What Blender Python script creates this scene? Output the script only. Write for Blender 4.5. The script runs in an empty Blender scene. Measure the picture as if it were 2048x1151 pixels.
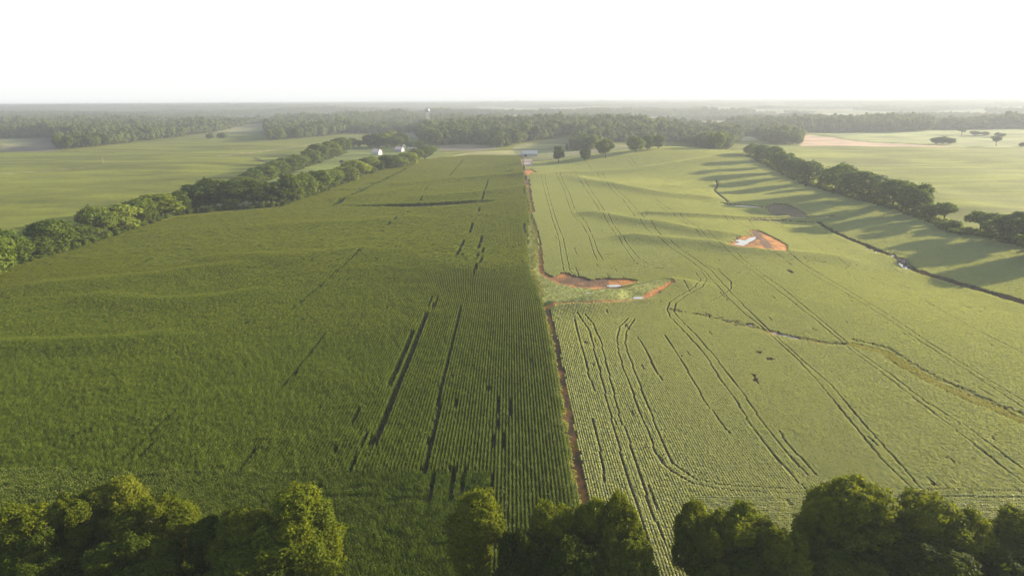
import bpy, math, random
import numpy as np
from mathutils import Vector, Matrix

random.seed(7)
RNG = np.random.default_rng(11)
S = bpy.context.scene
COL = S.collection
R_ = math.radians

# ------------------------------------------------------------------ camera
PW, PH = 2048.0, 1151.0
LENS, SENSOR = 24.0, 36.0
FPX = LENS / SENSOR * PW
CAMH, PITCH, ROLL = 75.0, 15.25, -0.34
SUN_EL, SUN_AZ = 12.5, 66.0            # azimuth clockwise from +Y (view axis)
CAMROT = (Matrix.Rotation(R_(90 - PITCH), 3, 'X') @ Matrix.Rotation(R_(ROLL), 3, 'Z'))
CR = np.array(CAMROT)


def ray(uv):
    uv = np.atleast_2d(np.asarray(uv, float))
    d = np.stack([(uv[:, 0] - PW / 2) / FPX, -(uv[:, 1] - PH / 2) / FPX, -np.ones(len(uv))], 1)
    return d @ CR.T


# ------------------------------------------------------------------ noise
_T = np.random.default_rng(5).random((256, 256)).astype(np.float32)


def vn(x, y, s, seed=0):
    x = np.asarray(x, float) / s + 17.31 * seed
    y = np.asarray(y, float) / s + 9.73 * seed
    xi = np.floor(x).astype(np.int64); yi = np.floor(y).astype(np.int64)
    fx = x - xi; fy = y - yi
    fx = fx * fx * (3 - 2 * fx); fy = fy * fy * (3 - 2 * fy)
    a = _T[xi & 255, yi & 255]; b = _T[(xi + 1) & 255, yi & 255]
    c = _T[xi & 255, (yi + 1) & 255]; d = _T[(xi + 1) & 255, (yi + 1) & 255]
    return (a * (1 - fx) + b * fx) * (1 - fy) + (c * (1 - fx) + d * fx) * fy - 0.5


def ss(a, b, x):
    t = np.clip((np.asarray(x, float) - a) / (b - a), 0, 1)
    return t * t * (3 - 2 * t)


# ------------------------------------------------------------------ terrain height
def h_base(x, y):
    h = vn(x, y, 170, 1) * 2.6 * ss(60, 260, y) + vn(x, y, 75, 2) * 1.9 * ss(60, 200, y)
    h = h - 4.5 * np.exp(-((x - 195) / 55) ** 2) * ss(180, 300, y) * (1 - ss(620, 800, y))
    h = h + 13 * np.exp(-((x - 215) / 120) ** 2 - ((y - 960) / 120) ** 2)
    h = h + 3 * np.exp(-((x - 330) / 40) ** 2) * ss(300, 500, y) * (1 - ss(900, 1100, y))
    h = h + 5.0 * vn(x, y, 420, 3) * ss(500, 1200, y) * ss(150, 400, np.abs(x))
    h = h + 15 * np.exp(-((x - 60) / 260) ** 2 - ((y - 1560) / 260) ** 2)
    h = h + 3.2 * vn(x, y, 130, 7) * ss(230, 330, np.abs(x)) * ss(250, 500, y) + 1.0 * vn(x, y, 45, 8) * ss(230, 330, np.abs(x)) * ss(250, 500, y)
    far = ss(1500, 4000, y)
    h = h + far * (vn(x, y, 1000, 4) * 40 + vn(x, y, 420, 6) * 14)
    h = h + 26 * ss(3500, 12000, y)
    return h


RX0, RX1, RY0, RY1, RS = -380, 460, 60, 1120, 1.0
_gx = np.arange(RX0, RX1 + RS, RS); _gy = np.arange(RY0, RY1 + RS, RS)
HLOC = np.zeros((len(_gx), len(_gy)))


def h(x, y):
    x = np.asarray(x, float); y = np.asarray(y, float)
    r = h_base(x, y)
    fx = np.clip((x - RX0) / RS, 0, len(_gx) - 1.001); fy = np.clip((y - RY0) / RS, 0, len(_gy) - 1.001)
    ix = fx.astype(int); iy = fy.astype(int); fx = fx - ix; fy = fy - iy
    l = (HLOC[ix, iy] * (1 - fx) + HLOC[ix + 1, iy] * fx) * (1 - fy) + (HLOC[ix, iy + 1] * (1 - fx) + HLOC[ix + 1, iy + 1] * fx) * fy
    return r + l


_TS = 60 * 1.0025 ** np.arange(2220)


def ground(uv, hf=None):
    """where the sight line of a photo point meets the terrain"""
    hf = hf or h
    d = ray(uv); n = len(d)
    out = np.zeros((n, 2))
    for k0 in range(0, n, 256):
        dd = d[k0:k0 + 256]
        X = dd[:, 0:1] * _TS; Y = dd[:, 1:2] * _TS; Z = CAMH + dd[:, 2:3] * _TS
        below = Z < hf(X, Y)
        k = np.argmax(below, 1); k[~below.any(1)] = len(_TS) - 1
        k = np.maximum(k, 1)
        r = np.arange(len(dd))
        z0 = Z[r, k - 1] - hf(X[r, k - 1], Y[r, k - 1]); z1 = Z[r, k] - hf(X[r, k], Y[r, k])
        f = np.clip(z0 / np.where(np.abs(z0 - z1) < 1e-9, 1, z0 - z1), 0, 1)
        t = _TS[k - 1] * (1 - f) + _TS[k] * f
        out[k0:k0 + 256, 0] = dd[:, 0] * t; out[k0:k0 + 256, 1] = dd[:, 1] * t
    return out


def dist_line(x, y, pl):
    """distance to a polyline"""
    best = np.full(np.shape(x), 1e9)
    for (ax, ay), (bx, by) in zip(pl[:-1], pl[1:]):
        dx, dy = bx - ax, by - ay
        L = dx * dx + dy * dy + 1e-9
        t = np.clip(((x - ax) * dx + (y - ay) * dy) / L, 0, 1)
        best = np.minimum(best, np.hypot(x - ax - t * dx, y - ay - t * dy))
    return best


def in_poly(x, y, pl):
    r = np.zeros(np.shape(x), bool)
    n = len(pl)
    for i in range(n):
        x0, y0 = pl[i]; x1, y1 = pl[(i + 1) % n]
        if y0 == y1: continue
        c = ((y0 > y) != (y1 > y)) & (x < (x1 - x0) * (y - y0) / (y1 - y0) + x0)
        r ^= c
    return r


# terraces and the earth dam: crest lines
GX, GY = np.meshgrid(_gx, _gy, indexing='ij')
TERR = [
    ([(1045, 352), (1100, 346), (1180, 344), (1260, 339), (1330, 329), (1400, 319), (1490, 303)], 1.7, 9),
    ([(1150, 352), (1184, 361), (1249, 371), (1300, 381), (1344, 388), (1400, 392)], 1.3, 8),
    ([(1190, 424), (1231, 432), (1290, 441), (1324, 445), (1394, 460), (1440, 465)], 1.4, 7),
    ([(1270, 470), (1340, 478), (1420, 484), (1480, 494), (1560, 503), (1660, 512)], 1.5, 7),
    ([(1300, 425), (1370, 428), (1440, 432), (1500, 436), (1580, 434), (1670, 432)], 1.2, 4),
    ([(860, 397), (950, 390), (1050, 377)], 1.2, 9),
    ([(800, 371), (900, 362), (1040, 350)], 1.2, 10),
    ([(690, 400), (760, 392), (830, 378)], 0.9, 8),
    ([(90, 578), (280, 562), (390, 546), (470, 540)], 0.9, 7),
    ([(200, 602), (330, 612), (450, 602), (520, 590)], 0.9, 6),
    ([(0, 700), (130, 694), (250, 690), (330, 678)], 0.8, 5),
    ([(450, 520), (600, 520), (720, 505)], 0.8, 8),
    ([(560, 455), (700, 450), (820, 440)], 0.9, 9),
    ([(1440, 344), (1380, 365), (1350, 372)], 1.0, 8),
    ([(1090, 420), (1120, 480), (1135, 540)], 0.6, 6),
]
def ridge(pl, amp, wn, wf):
    """a crest with a long gentle flank on the near side and a shorter one behind"""
    global HLOC
    o = np.argsort(pl[:, 0]); yc = np.interp(GX, pl[o, 0], pl[o, 1])
    d = dist_line(GX, GY, pl); w = np.where(GY < yc, wn, wf)
    return amp * np.exp(-(d / w) ** 2)


for px, amp, w in TERR[:-1]:
    HLOC += ridge(ground(px, lambda x, y: h_base(x, y) + amp), amp * 1.5, w * 1.7, w * .95)
DAM = ground([(1095, 606), (1150, 600), (1200, 590), (1260, 576), (1310, 564), (1343, 559)], lambda x, y: h_base(x, y) + 2.3 * ss(8, 34, x))
HLOC += ridge(DAM, 3.0, 12, 4.5) * (0.3 + 0.7 * ss(13, 34, GX)) * ss(12.5, 16, GX)


def ell(u, v, a, b): return [(u + a * math.cos(t), v + b * math.sin(t)) for t in np.linspace(0, 2 * math.pi, 11)[:-1]]


for px, dp, wd in (([(1638, 446), (1662, 463), (1700, 480), (1750, 500), (1790, 516), (1815, 532), (1838, 546), (1900, 565), (1970, 585), (2060, 611), (2150, 640)], .6, 1.5), ([(1432, 362), (1435, 372), (1428, 381), (1440, 392), (1455, 405)], .8, 1.6)):
    HLOC -= dp * np.exp(-(dist_line(GX, GY, ground(px, h_base)) / wd) ** 2)

# standing water lies level: the ground round each pool is flattened to it
POOLPX = [ell(1228, 571.5, 15, 2.4), ell(1276, 602.5, 11.5, 2.3),
          [(1461, 490), (1468, 486), (1479, 483.5), (1471, 480.5), (1478, 478), (1490, 480.5), (1500, 476.5), (1510, 477), (1511, 480), (1500, 484), (1495, 487), (1484, 490.5)],
          [(1449, 406.8), (1470, 408.8), (1490, 411), (1518, 414), (1516, 415.6), (1490, 413.4), (1468, 410.6)],
          [(1797, 524), (1806, 527), (1814, 533), (1820, 536), (1812, 536.5), (1803, 531)], ell(1785, 510.5, 4, 1.6), ell(1570, 672, 4, 1.1), ell(1592, 677, 4, 1.0),
          ell(1736, 496.5, 3, 1.2), ell(1752, 503, 3, 1.3), ell(1175, 586, 4.5, .8), ell(1500, 650, 4, 1.0)]
POOLS = []
for px in POOLPX:
    pl = ground(px, h_base); z0 = float(np.percentile(h(pl[:, 0], pl[:, 1]), 30)); POOLS.append((pl, z0))
    x0, y0 = pl.min(0) - 6; x1, y1 = pl.max(0) + 6
    a = (GX > x0) & (GX < x1) & (GY > y0) & (GY < y1)
    gx, gy = GX[a], GY[a]
    d = np.where(in_poly(gx, gy, pl), 0, dist_line(gx, gy, np.vstack([pl, pl[:1]])))
    HLOC[a] += (z0 - .03 - h(gx, gy)) * (1 - ss(1.5, 6, d))

# ------------------------------------------------------------------ 0.25 m plant mask
MX0, MX1, MY0, MY1, MS = -300.0, 420.0, 78.0, 1060.0, 0.25
NX, NY = int((MX1 - MX0) / MS), int((MY1 - MY0) / MS)
GAP = np.zeros((NX, NY), np.uint8)     # 1 = nothing planted
SOIL = np.zeros((NX, NY), np.uint8)    # ground kind where it is not plain field soil


def sub(pl, pad):
    x0, y0 = pl.min(0) - pad; x1, y1 = pl.max(0) + pad
    i0 = max(0, int((x0 - MX0) / MS)); i1 = min(NX, int((x1 - MX0) / MS) + 2)
    j0 = max(0, int((y0 - MY0) / MS)); j1 = min(NY, int((y1 - MY0) / MS) + 2)
    if i1 <= i0 or j1 <= j0: return None
    X, Y = np.meshgrid(MX0 + (np.arange(i0, i1) + .5) * MS, MY0 + (np.arange(j0, j1) + .5) * MS, indexing='ij')
    return i0, i1, j0, j1, X, Y


def mark_line(px, w, gap=1, soil=0, world=False, ragged=0.0, step=40):
    pl = np.asarray(px, float) if world else ground(px)
    for a in range(len(pl) - 1):
        seg = pl[a:a + 2]
        n = max(1, int(np.hypot(*(seg[1] - seg[0])) / step))
        for q in range(n):
            s2 = np.stack([seg[0] + (seg[1] - seg[0]) * q / n, seg[0] + (seg[1] - seg[0]) * (q + 1) / n])
            r = sub(s2, w + 1)
            if r is None: continue
            i0, i1, j0, j1, X, Y = r
            d = dist_line(X, Y, s2)
            ww = w / 2 * (1 + ragged * 2 * vn(X, Y, max(1.2, w * .8), 21))
            m = d < ww
            if gap: GAP[i0:i1, j0:j1][m] = np.where(GAP[i0:i1, j0:j1][m] == 1, 1, gap)
            if soil: SOIL[i0:i1, j0:j1][m] = soil


def mark_poly(px, gap=1, soil=0, rag=1.0, world=False):
    pl = np.asarray(px, float) if world else ground(px)
    r = sub(pl, 2)
    if r is None: return
    i0, i1, j0, j1, X, Y = r
    m = in_poly(X + rag * 2 * vn(X, Y, 3, 31), Y + rag * 4 * vn(X, Y, 4, 32), pl)
    if gap: GAP[i0:i1, j0:j1][m] = 1
    if soil: SOIL[i0:i1, j0:j1][m] = soil


# soil kinds: 1 red clay, 2 brown earth, 3 short grass, 4 dark wet ditch, 5 dry grass path, 6 pale mud
mark_poly([(1058, 400), (1062, 425), (1075, 470), (1079, 545), (1090, 552), (1140, 570), (1200, 578), (1245, 574), (1342, 556), (1350, 561),
           (1300, 592), (1262, 602), (1170, 605), (1100, 610), (1086, 598), (1070, 575), (1060, 556), (1056, 500)], 1, 3, 0.3)
mark_poly([(1128, 546), (1150, 551), (1185, 560), (1230, 556), (1278, 562), (1262, 570), (1236, 575), (1192, 577), (1145, 573), (1110, 563), (1085, 549), (1090, 545), (1108, 555)], 1, 2, 0.6)
mark_poly([(1215, 560), (1245, 557), (1280, 562), (1262, 570), (1238, 574), (1225, 570)], 1, 1, 0.5)
mark_poly([(1062, 423), (1068, 443), (1077, 480), (1078, 545), (1088, 545), (1086, 515), (1081, 478), (1071, 445)], 1, 1, 0.2)
mark_line([(1084, 545), (1092, 553), (1115, 565), (1150, 573), (1200, 577)], 1.8, 1, 1, ragged=.5)
mark_poly([(1090, 612), (1093, 622), (1103, 616), (1120, 609), (1150, 607), (1115, 605), (1100, 607)], 1, 1, 0.2)
mark_line([(1110, 606), (1170, 605), (1230, 602.5), (1268, 600), (1285, 595), (1320, 576), (1344, 563)], 2.2, 1, 1, ragged=.5)
mark_poly([(1268, 600), (1284, 594), (1318, 575), (1345, 561), (1350, 565), (1325, 583), (1292, 601)], 1, 1, 0.2)
mark_poly([(1495, 461), (1517, 461), (1545, 474), (1575, 490), (1578, 503), (1560, 503), (1530, 498), (1475, 493), (1449, 488), (1478, 474), (1505, 470)], 1, 1, 0.8)
mark_poly([(1497, 462), (1517, 463), (1548, 497), (1535, 497), (1515, 476)], 1, 2, 0.5)
mark_poly([(1528, 414), (1545, 408), (1575, 409), (1608, 424), (1622, 433), (1580, 434.5), (1545, 431)], 1, 7, 0.8)
mark_line([(1500, 437), (1580, 435), (1665, 433)], 1.6, 1, 5)
mark_line([(1500, 440), (1570, 442), (1640, 446)], 3.0, 1, 4, ragged=.6)
STREAM = [(1638, 446), (1662, 463), (1700, 480), (1750, 500), (1790, 516), (1815, 532), (1838, 546), (1900, 565), (1970, 585), (2060, 611), (2150, 640)]
mark_line(STREAM, 3.2, 1, 4, ragged=.5)
mark_line(STREAM[6:], 5.5, 1, 4, ragged=.4)
mark_line([(1826, 541), (1840, 546), (1868, 554)], 5, 1, 2, ragged=.6)
mark_line([(1432, 362), (1435, 372), (1428, 381), (1440, 392), (1455, 405)], 2.0, 1, 4, ragged=.5)
mark_line([(1448, 407), (1480, 411), (1520, 415)], 3.0, 1, 4, ragged=.4)
mark_line([(1340, 620), (1420, 635), (1500, 655), (1570, 673), (1640, 686), (1700, 691)], 2.6, 2, 2, ragged=1.4)
mark_line([(1545, 665), (1585, 675)], 1.8, 1, 6, ragged=.6)
WAY = [(1700, 690), (1770, 707), (1810, 733), (1870, 768), (1950, 803), (2060, 850), (2200, 905)]
mark_line([(u + 6, v - 9) for u, v in WAY], 1.6, 2, ragged=1.4)
mark_poly([(1248, 650), (1254, 648), (1262, 664), (1256, 662)], 1, 2, 0.1)
mark_poly([(1505, 750), (1512, 752), (1520, 770), (1516, 776), (1506, 765)], 1, 0, 1.2)
mark_poly([(1510, 702), (1527, 704), (1524, 708), (1512, 706)], 1, 0, 1.0)
mark_poly([(1530, 717), (1545, 716), (1552, 722), (1538, 724)], 1, 2, 0.4)
mark_poly([(1572, 540), (1580, 541), (1588, 547), (1575, 546)], 1, 2, 0.4)
mark_poly([(1788, 512), (1812, 520), (1824, 536), (1808, 536), (1798, 524)], 1, 6, 0.6)
mark_poly([(1042, 318), (1064, 318), (1066, 332), (1044, 332)], 1, 6, 0.6)
mark_poly([(1050, 340), (1062, 338), (1075, 345), (1062, 350), (1050, 350)], 1, 1, 0.6)
# border between the two crops
B = [(13.4, 70), (13.5, 150), (13.4, 200), (12.6, 246), (10.8, 276), (8.6, 302), (10.5, 340), (12.5, 400), (13.5, 490), (14.5, 700), (15, 850), (16, 1000)]
mark_line(B[:4], 2.3, 1, 2, world=True, ragged=.55); mark_line(B[8:], 2.3, 1, 2, world=True, ragged=.55)
mark_line([(1056, 360), (1060, 400), (1064, 425)], 4.0, 1, 2, ragged=.4)
for s_, e_ in ((118, 130), (136, 141), (152, 164), (176, 181)):
    mark_line([(13.6, s_), (13.6, e_)], 1.5, 0, 1, world=True, ragged=.6)

for pl, z0 in POOLS:
    q = pl.mean(0) + (pl - pl.mean(0)) * 1.25
    mark_poly(q, 1, 2, .3, world=True)
    r = sub(q, 3)
    if r:
        i0, i1, j0, j1, X_, Y_ = r; GAP[i0:i1, j0:j1][dist_line(X_, Y_, np.vstack([q, q[:1]])) < .7] = 1

TRACKS = []
SOYT = [
    [(1083, 350), (1094, 400), (1105, 440), (1118, 480), (1122, 510), (1128, 543), (1140, 555)],
    [(1090, 350), (1100, 400), (1112, 440), (1127, 480), (1133, 510), (1140, 543), (1150, 553)],
    [(1112, 345), (1127, 375), (1134, 400), (1145, 430), (1165, 450), (1178, 475), (1187, 505), (1194, 520), (1205, 527), (1240, 533), (1300, 533), (1360, 530)],
    [(1120, 345), (1140, 390), (1150, 420), (1172, 445), (1188, 480), (1196, 505), (1206, 522), (1250, 528), (1340, 527)],
    [(1152, 350), (1186, 400), (1210, 435), (1240, 480), (1262, 515), (1275, 530), (1300, 538), (1350, 537), (1390, 545), (1402, 560), (1390, 575), (1360, 592), (1340, 605), (1334, 620),
     (1340, 635), (1375, 672), (1410, 710), (1440, 760), (1470, 800), (1500, 850), (1545, 910), (1595, 965), (1640, 1010)],
    [(1161, 350), (1195, 400), (1220, 435), (1250, 480), (1275, 515), (1295, 528), (1350, 531), (1400, 540), (1414, 560), (1405, 575), (1375, 592), (1352, 608), (1348, 625), (1360, 640),
     (1395, 675), (1425, 710), (1460, 755), (1490, 795), (1530, 855), (1570, 905), (1615, 952)],
    [(1410, 530), (1440, 545), (1462, 565), (1462, 580), (1440, 595), (1420, 605)],
    [(1205, 345), (1230, 375), (1256, 400), (1290, 437), (1336, 477), (1385, 515), (1425, 545), (1465, 590), (1510, 635), (1560, 682), (1660, 770), (1738, 863), (1790, 920), (1850, 990)],
    [(1195, 345), (1220, 375), (1246, 400), (1278, 437), (1320, 477), (1370, 515), (1410, 545), (1450, 590), (1490, 630), (1520, 652), (1590, 715), (1640, 770), (1716, 863), (1770, 930), (1825, 982)],
    [(1300, 400), (1360, 440), (1420, 480), (1500, 540), (1556, 582), (1610, 625), (1630, 640), (1700, 700), (1760, 745), (1830, 800), (1911, 862), (1990, 925), (2060, 980)],
    [(1310, 398), (1372, 440), (1436, 482), (1515, 542), (1568, 580), (1640, 640), (1710, 700), (1780, 750), (1850, 805), (1941, 862), (2060, 952)],
    [(1420, 420), (1480, 455), (1540, 500), (1600, 535), (1678, 580), (1760, 630), (1836, 682), (1936, 745), (2060, 826)],
    [(1430, 418), (1492, 455), (1552, 498), (1615, 535), (1692, 580), (1775, 630), (1850, 682), (1950, 745), (2060, 812)],
    [(1540, 440), (1600, 470), (1680, 520), (1790, 580), (1850, 604), (1950, 660), (2060, 716)],
    [(1498, 440), (1505, 452), (1518, 461), (1545, 475), (1572, 490), (1573, 503), (1600, 525), (1640, 550)],
    [(1150, 640), (1156, 670), (1168, 710), (1178, 755), (1190, 785)],
    [(1155, 627), (1163, 640), (1180, 665), (1190, 710), (1205, 765), (1215, 810), (1229, 863), (1247, 930), (1262, 980), (1275, 1010), (1290, 1060), (1305, 1110)],
    [(1170, 630), (1187, 650), (1203, 690), (1215, 740), (1228, 790), (1240, 840), (1251, 863), (1270, 920), (1285, 970), (1305, 1030), (1328, 1085)],
    [(1258, 637), (1240, 655), (1234, 680), (1237, 705), (1247, 740), (1255, 760), (1270, 800), (1282, 835), (1296, 863), (1310, 905), (1325, 930), (1350, 950), (1385, 970), (1440, 981), (1536, 987),
     (1640, 992), (1800, 995), (2060, 998)],
    [(1270, 640), (1253, 665), (1250, 690), (1258, 715), (1275, 760), (1290, 800), (1310, 850), (1330, 900), (1345, 930), (1390, 960), (1440, 972), (1536, 978), (1700, 980), (2060, 984)],
    [(1275, 675), (1290, 700), (1310, 740), (1325, 765)],
    [(1330, 672), (1345, 695), (1370, 735), (1390, 770), (1410, 805), (1440, 845), (1460, 870)],
    [(1558, 863), (1573, 888), (1603, 920), (1635, 955)],
    [(1186, 840), (1195, 880), (1205, 930), (1210, 970)],
    [(1100, 345), (1100, 355)], [(1250, 313), (1268, 335)], [(1258, 312), (1276, 334)], [(1172, 322), (1190, 344)], [(1135, 334), (1146, 346)], [(1143, 334), (1152, 346)], [(1340, 305), (1360, 318)],
    [(1690, 540), (1700, 528), (1740, 520), (1775, 522), (1785, 535)], [(1690, 540), (1700, 552), (1720, 556)], [(1706, 540), (1716, 528), (1750, 525)],
]
for i, t in enumerate(SOYT):
    TRACKS.append(ground(t))
for a in range(160):      # short skips where the drill missed
    x = RNG.uniform(18, 190); y = RNG.uniform(100, 520); L = RNG.choice([2, 4, 8, 16], p=[.45, .3, .15, .1])
    mark_line([(x, y), (x + RNG.normal(0, .05), y + L)], 0.5, gap=2, world=True, ragged=.4)
CORNT = [
    ([(862, 637), (845, 672), (800, 770), (745, 905)], 1.7), ([(831, 672), (800, 740), (780, 787)], 1.3), ([(735, 878), (722, 908)], 1.6), ([(750, 885), (742, 905)], 1.4),
    ([(882, 820), (866, 885), (850, 967)], 1.7), ([(868, 603), (855, 625)], 1.4), ([(881, 603), (867, 627)], 1.6),
    ([(997, 803), (996, 842)], 1.0), ([(1018, 812), (1018, 845)], 1.0), ([(985, 885), (983, 910)], 1.0), ([(1007, 880), (1005, 915)], 1.2), ([(990, 850), (1003, 872)], 1.0), ([(985, 866), (1012, 860)], 1.2),
    ([(898, 955), (905, 1005), (908, 1020)], 1.7), ([(922, 955), (930, 1000)], 1.3), ([(864, 965), (863, 1020)], 1.2), ([(905, 830), (918, 812)], 1.0),
    ([(352, 836), (300, 885), (247, 942)], 1.3), ([(318, 892), (276, 930)], 1.0), ([(512, 915), (480, 952)], 1.5), ([(735, 500), (660, 565), (580, 632)], 1.3), ([(660, 680), (600, 740), (560, 790)], .9),
    ([(818, 428), (768, 462)], 1.4), ([(920, 620), (905, 700), (882, 820)], .8), ([(665, 417), (729, 384), (752, 372), (812, 341)], 4.2), ([(655, 386), (728, 383)], 7), ([(735, 373), (753, 371)], 7),
    ([(924, 322), (902, 355)], 1.8), ([(930, 322), (909, 354)], 1.4), ([(845, 385), (860, 378)], 1.5), ([(838, 407), (852, 394)], 1.6), ([(977, 364), (967, 408)], 1.8), ([(985, 350), (978, 400)], 1.2),
    ([(900, 362), (893, 372)], 1.5), ([(993, 338), (1030, 334)], 5), ([(1006, 348), (1024, 346)], 6), ([(1045, 380), (1050, 395)], 1.6),
    ([(650, 1007), (760, 1010), (840, 1014)], 1.0), ([(697, 988), (760, 992)], .9), ([(640, 1048), (705, 1046)], 1.0), ([(880, 985), (960, 980)], .9), ([(770, 1080), (800, 1082)], .9), ([(870, 1105), (930, 1100)], 1.0),
    ([(775, 1020), (860, 1012)], .8), ([(290, 970), (315, 972)], 1.0), ([(795, 997), (870, 1000)], .8), ([(640, 985), (636, 1010)], 1.0), ([(960, 420), (940, 470), (905, 540)], .7), ([(965, 480), (945, 560)], 1.1), ([(975, 480), (958, 545)], .9),
    ([(1052, 455), (1050, 475)], 1.5), ([(690, 965), (715, 930)], .8), ([(700, 860), (718, 830)], .7), ([(90, 690), (150, 655)], .8), ([(100, 560), (180, 540)], .7), ([(270, 540), (305, 525)], 1.0), ([(320, 612), (400, 596)], 1.2),
    ([(0, 620), (60, 600)], .8), ([(105, 905), (190, 870)], .6), ([(330, 730), (420, 690)], .7),
]
for px, w in CORNT:
    q = ground(px)
    if np.ptp(q[:, 0]) < 3.2 and np.ptp(q[:, 1]) > 2 * np.ptp(q[:, 0]): q[:, 0] = np.round(q[:, 0].mean() / .76) * .76
    mark_line(q, max(.76, w * .75) if w < 3 else w, gap=3, world=True, ragged=.05)
mark_poly([(662, 417), (760, 414.5), (860, 411), (990, 405), (985, 409), (900, 416), (855, 420), (760, 419.5)], 1, 0, 0.3)
for a in range(120):      # thin spots in the corn
    x = RNG.uniform(-230, 11); y = RNG.uniform(96, 420); w = RNG.uniform(.6, 1.2)
    mark_line([(x, y), (x + RNG.normal(0, .05), y + RNG.uniform(.6, 3))], w, world=True)

# ------------------------------------------------------------------ materials
MAT = {}


def node_mat(name):
    m = bpy.data.materials.new(name); m.use_nodes = True
    nt = m.node_tree; nt.nodes.clear()
    out = nt.nodes.new('ShaderNodeOutputMaterial')
    return m, nt, out


def leaf_mat(name, c1, c2, trans=0.35, rough=.5, spec=.3, tcol=None, objcol=True):
    """leaf: two greens mixed by a per-leaf tint and a per-plant random, part of the light passing through"""
    m, nt, out = node_mat(name); N, L = nt.nodes.new, nt.links.new
    at = N('ShaderNodeAttribute'); at.attribute_name = 'tint'
    oi = N('ShaderNodeObjectInfo')
    ad = N('ShaderNodeMath'); ad.operation = 'MULTIPLY_ADD'; L(oi.outputs['Random'], ad.inputs[0]); ad.inputs[1].default_value = .7
    L(at.outputs['Fac'], ad.inputs[2])
    mr = N('ShaderNodeMapRange'); L(ad.outputs[0], mr.inputs[0]); mr.inputs[1].default_value = 0; mr.inputs[2].default_value = 1.7
    mx = N('ShaderNodeMix'); mx.data_type = 'RGBA'; L(mr.outputs[0], mx.inputs[0])
    mx.inputs[6].default_value = (*c1, 1); mx.inputs[7].default_value = (*c2, 1)
    colr = mx.outputs[2]
    if objcol:
        mu = N('ShaderNodeMix'); mu.data_type = 'RGBA'; mu.blend_type = 'MULTIPLY'; mu.inputs[0].default_value = 1
        L(colr, mu.inputs[6]); L(oi.outputs['Color'], mu.inputs[7]); colr = mu.outputs[2]
    p = N('ShaderNodeBsdfPrincipled'); L(colr, p.inputs['Base Color'])
    p.inputs['Roughness'].default_value = rough; p.inputs['Specular IOR Level'].default_value = spec
    t = N('ShaderNodeBsdfTranslucent')
    m2 = N('ShaderNodeMix'); m2.data_type = 'RGBA'; m2.blend_type = 'MULTIPLY'; m2.inputs[0].default_value = 1
    L(colr, m2.inputs[6]); m2.inputs[7].default_value = (*(tcol or (1.6, 1.5, .5)), 1)
    L(m2.outputs[2], t.inputs['Color'])
    ms = N('ShaderNodeMixShader'); ms.inputs[0].default_value = trans
    L(p.outputs[0], ms.inputs[1]); L(t.outputs[0], ms.inputs[2]); L(ms.outputs[0], out.inputs[0])
    return m


def noise_mat(name, c1, c2, scale=3, rough=.8, spec=.2, bump=.0, metal=0, detail=4):
    m, nt, out = node_mat(name); N, L = nt.nodes.new, nt.links.new
    g = N('ShaderNodeTexCoord'); n = N('ShaderNodeTexNoise'); n.inputs['Scale'].default_value = scale; n.inputs['Detail'].default_value = detail
    L(g.outputs['Object'], n.inputs['Vector'])
    mx = N('ShaderNodeMix'); mx.data_type = 'RGBA'; L(n.outputs['Fac'], mx.inputs[0])
    mx.inputs[6].default_value = (*c1, 1); mx.inputs[7].default_value = (*c2, 1)
    p = N('ShaderNodeBsdfPrincipled'); L(mx.outputs[2], p.inputs['Base Color'])
    p.inputs['Roughness'].default_value = rough; p.inputs['Specular IOR Level'].default_value = spec; p.inputs['Metallic'].default_value = metal
    if bump:
        b = N('ShaderNodeBump'); b.inputs['Strength'].default_value = bump; L(n.outputs['Fac'], b.inputs['Height']); L(b.outputs[0], p.inputs['Normal'])
    L(p.outputs[0], out.inputs[0])
    return m


M_LEAF = leaf_mat('tree_leaves', (.030, .052, .005), (.140, .158, .011), .43, .7, .06)
M_MID = leaf_mat('sunlit_hedge_leaves', (.038, .066, .008), (.135, .172, .020), .42, .7, .08)  # brighter than tree_leaves: sunlight on the mid-distance trees put into leaf colour
M_FARLEAF = leaf_mat('distant_leaves', (.024, .044, .012), (.150, .185, .050), .32, .7, .08)
M_CORN = leaf_mat('corn_leaves', (.034, .072, .003), (.116, .168, .008), .40, .5, .15, objcol=False)
M_TASSEL = leaf_mat('corn_tassels', (.12, .15, .03), (.22, .23, .055), .3, .6, .2, objcol=False)
M_SOY = leaf_mat('soybean_leaves', (.295, .325, .15), (.375, .395, .19), .38, .55, .25, objcol=False)
M_WEED = leaf_mat('weed_leaves', (.17, .185, .04), (.30, .29, .075), .38, .6, .2)
M_YSOY = leaf_mat('yellowing_leaves', (.24, .235, .055), (.36, .33, .075), .35, .6, .2, objcol=False)
M_BROWN = leaf_mat('brown_weeds', (.050, .042, .020), (.13, .085, .045), .25, .7, .1)
M_BARK = noise_mat('bark', (.06, .045, .032), (.14, .11, .085), 6, .9, .1, .5)
M_DEAD = noise_mat('dead_wood', (.28, .25, .21), (.4, .36, .31), 6, .9, .1)


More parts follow.
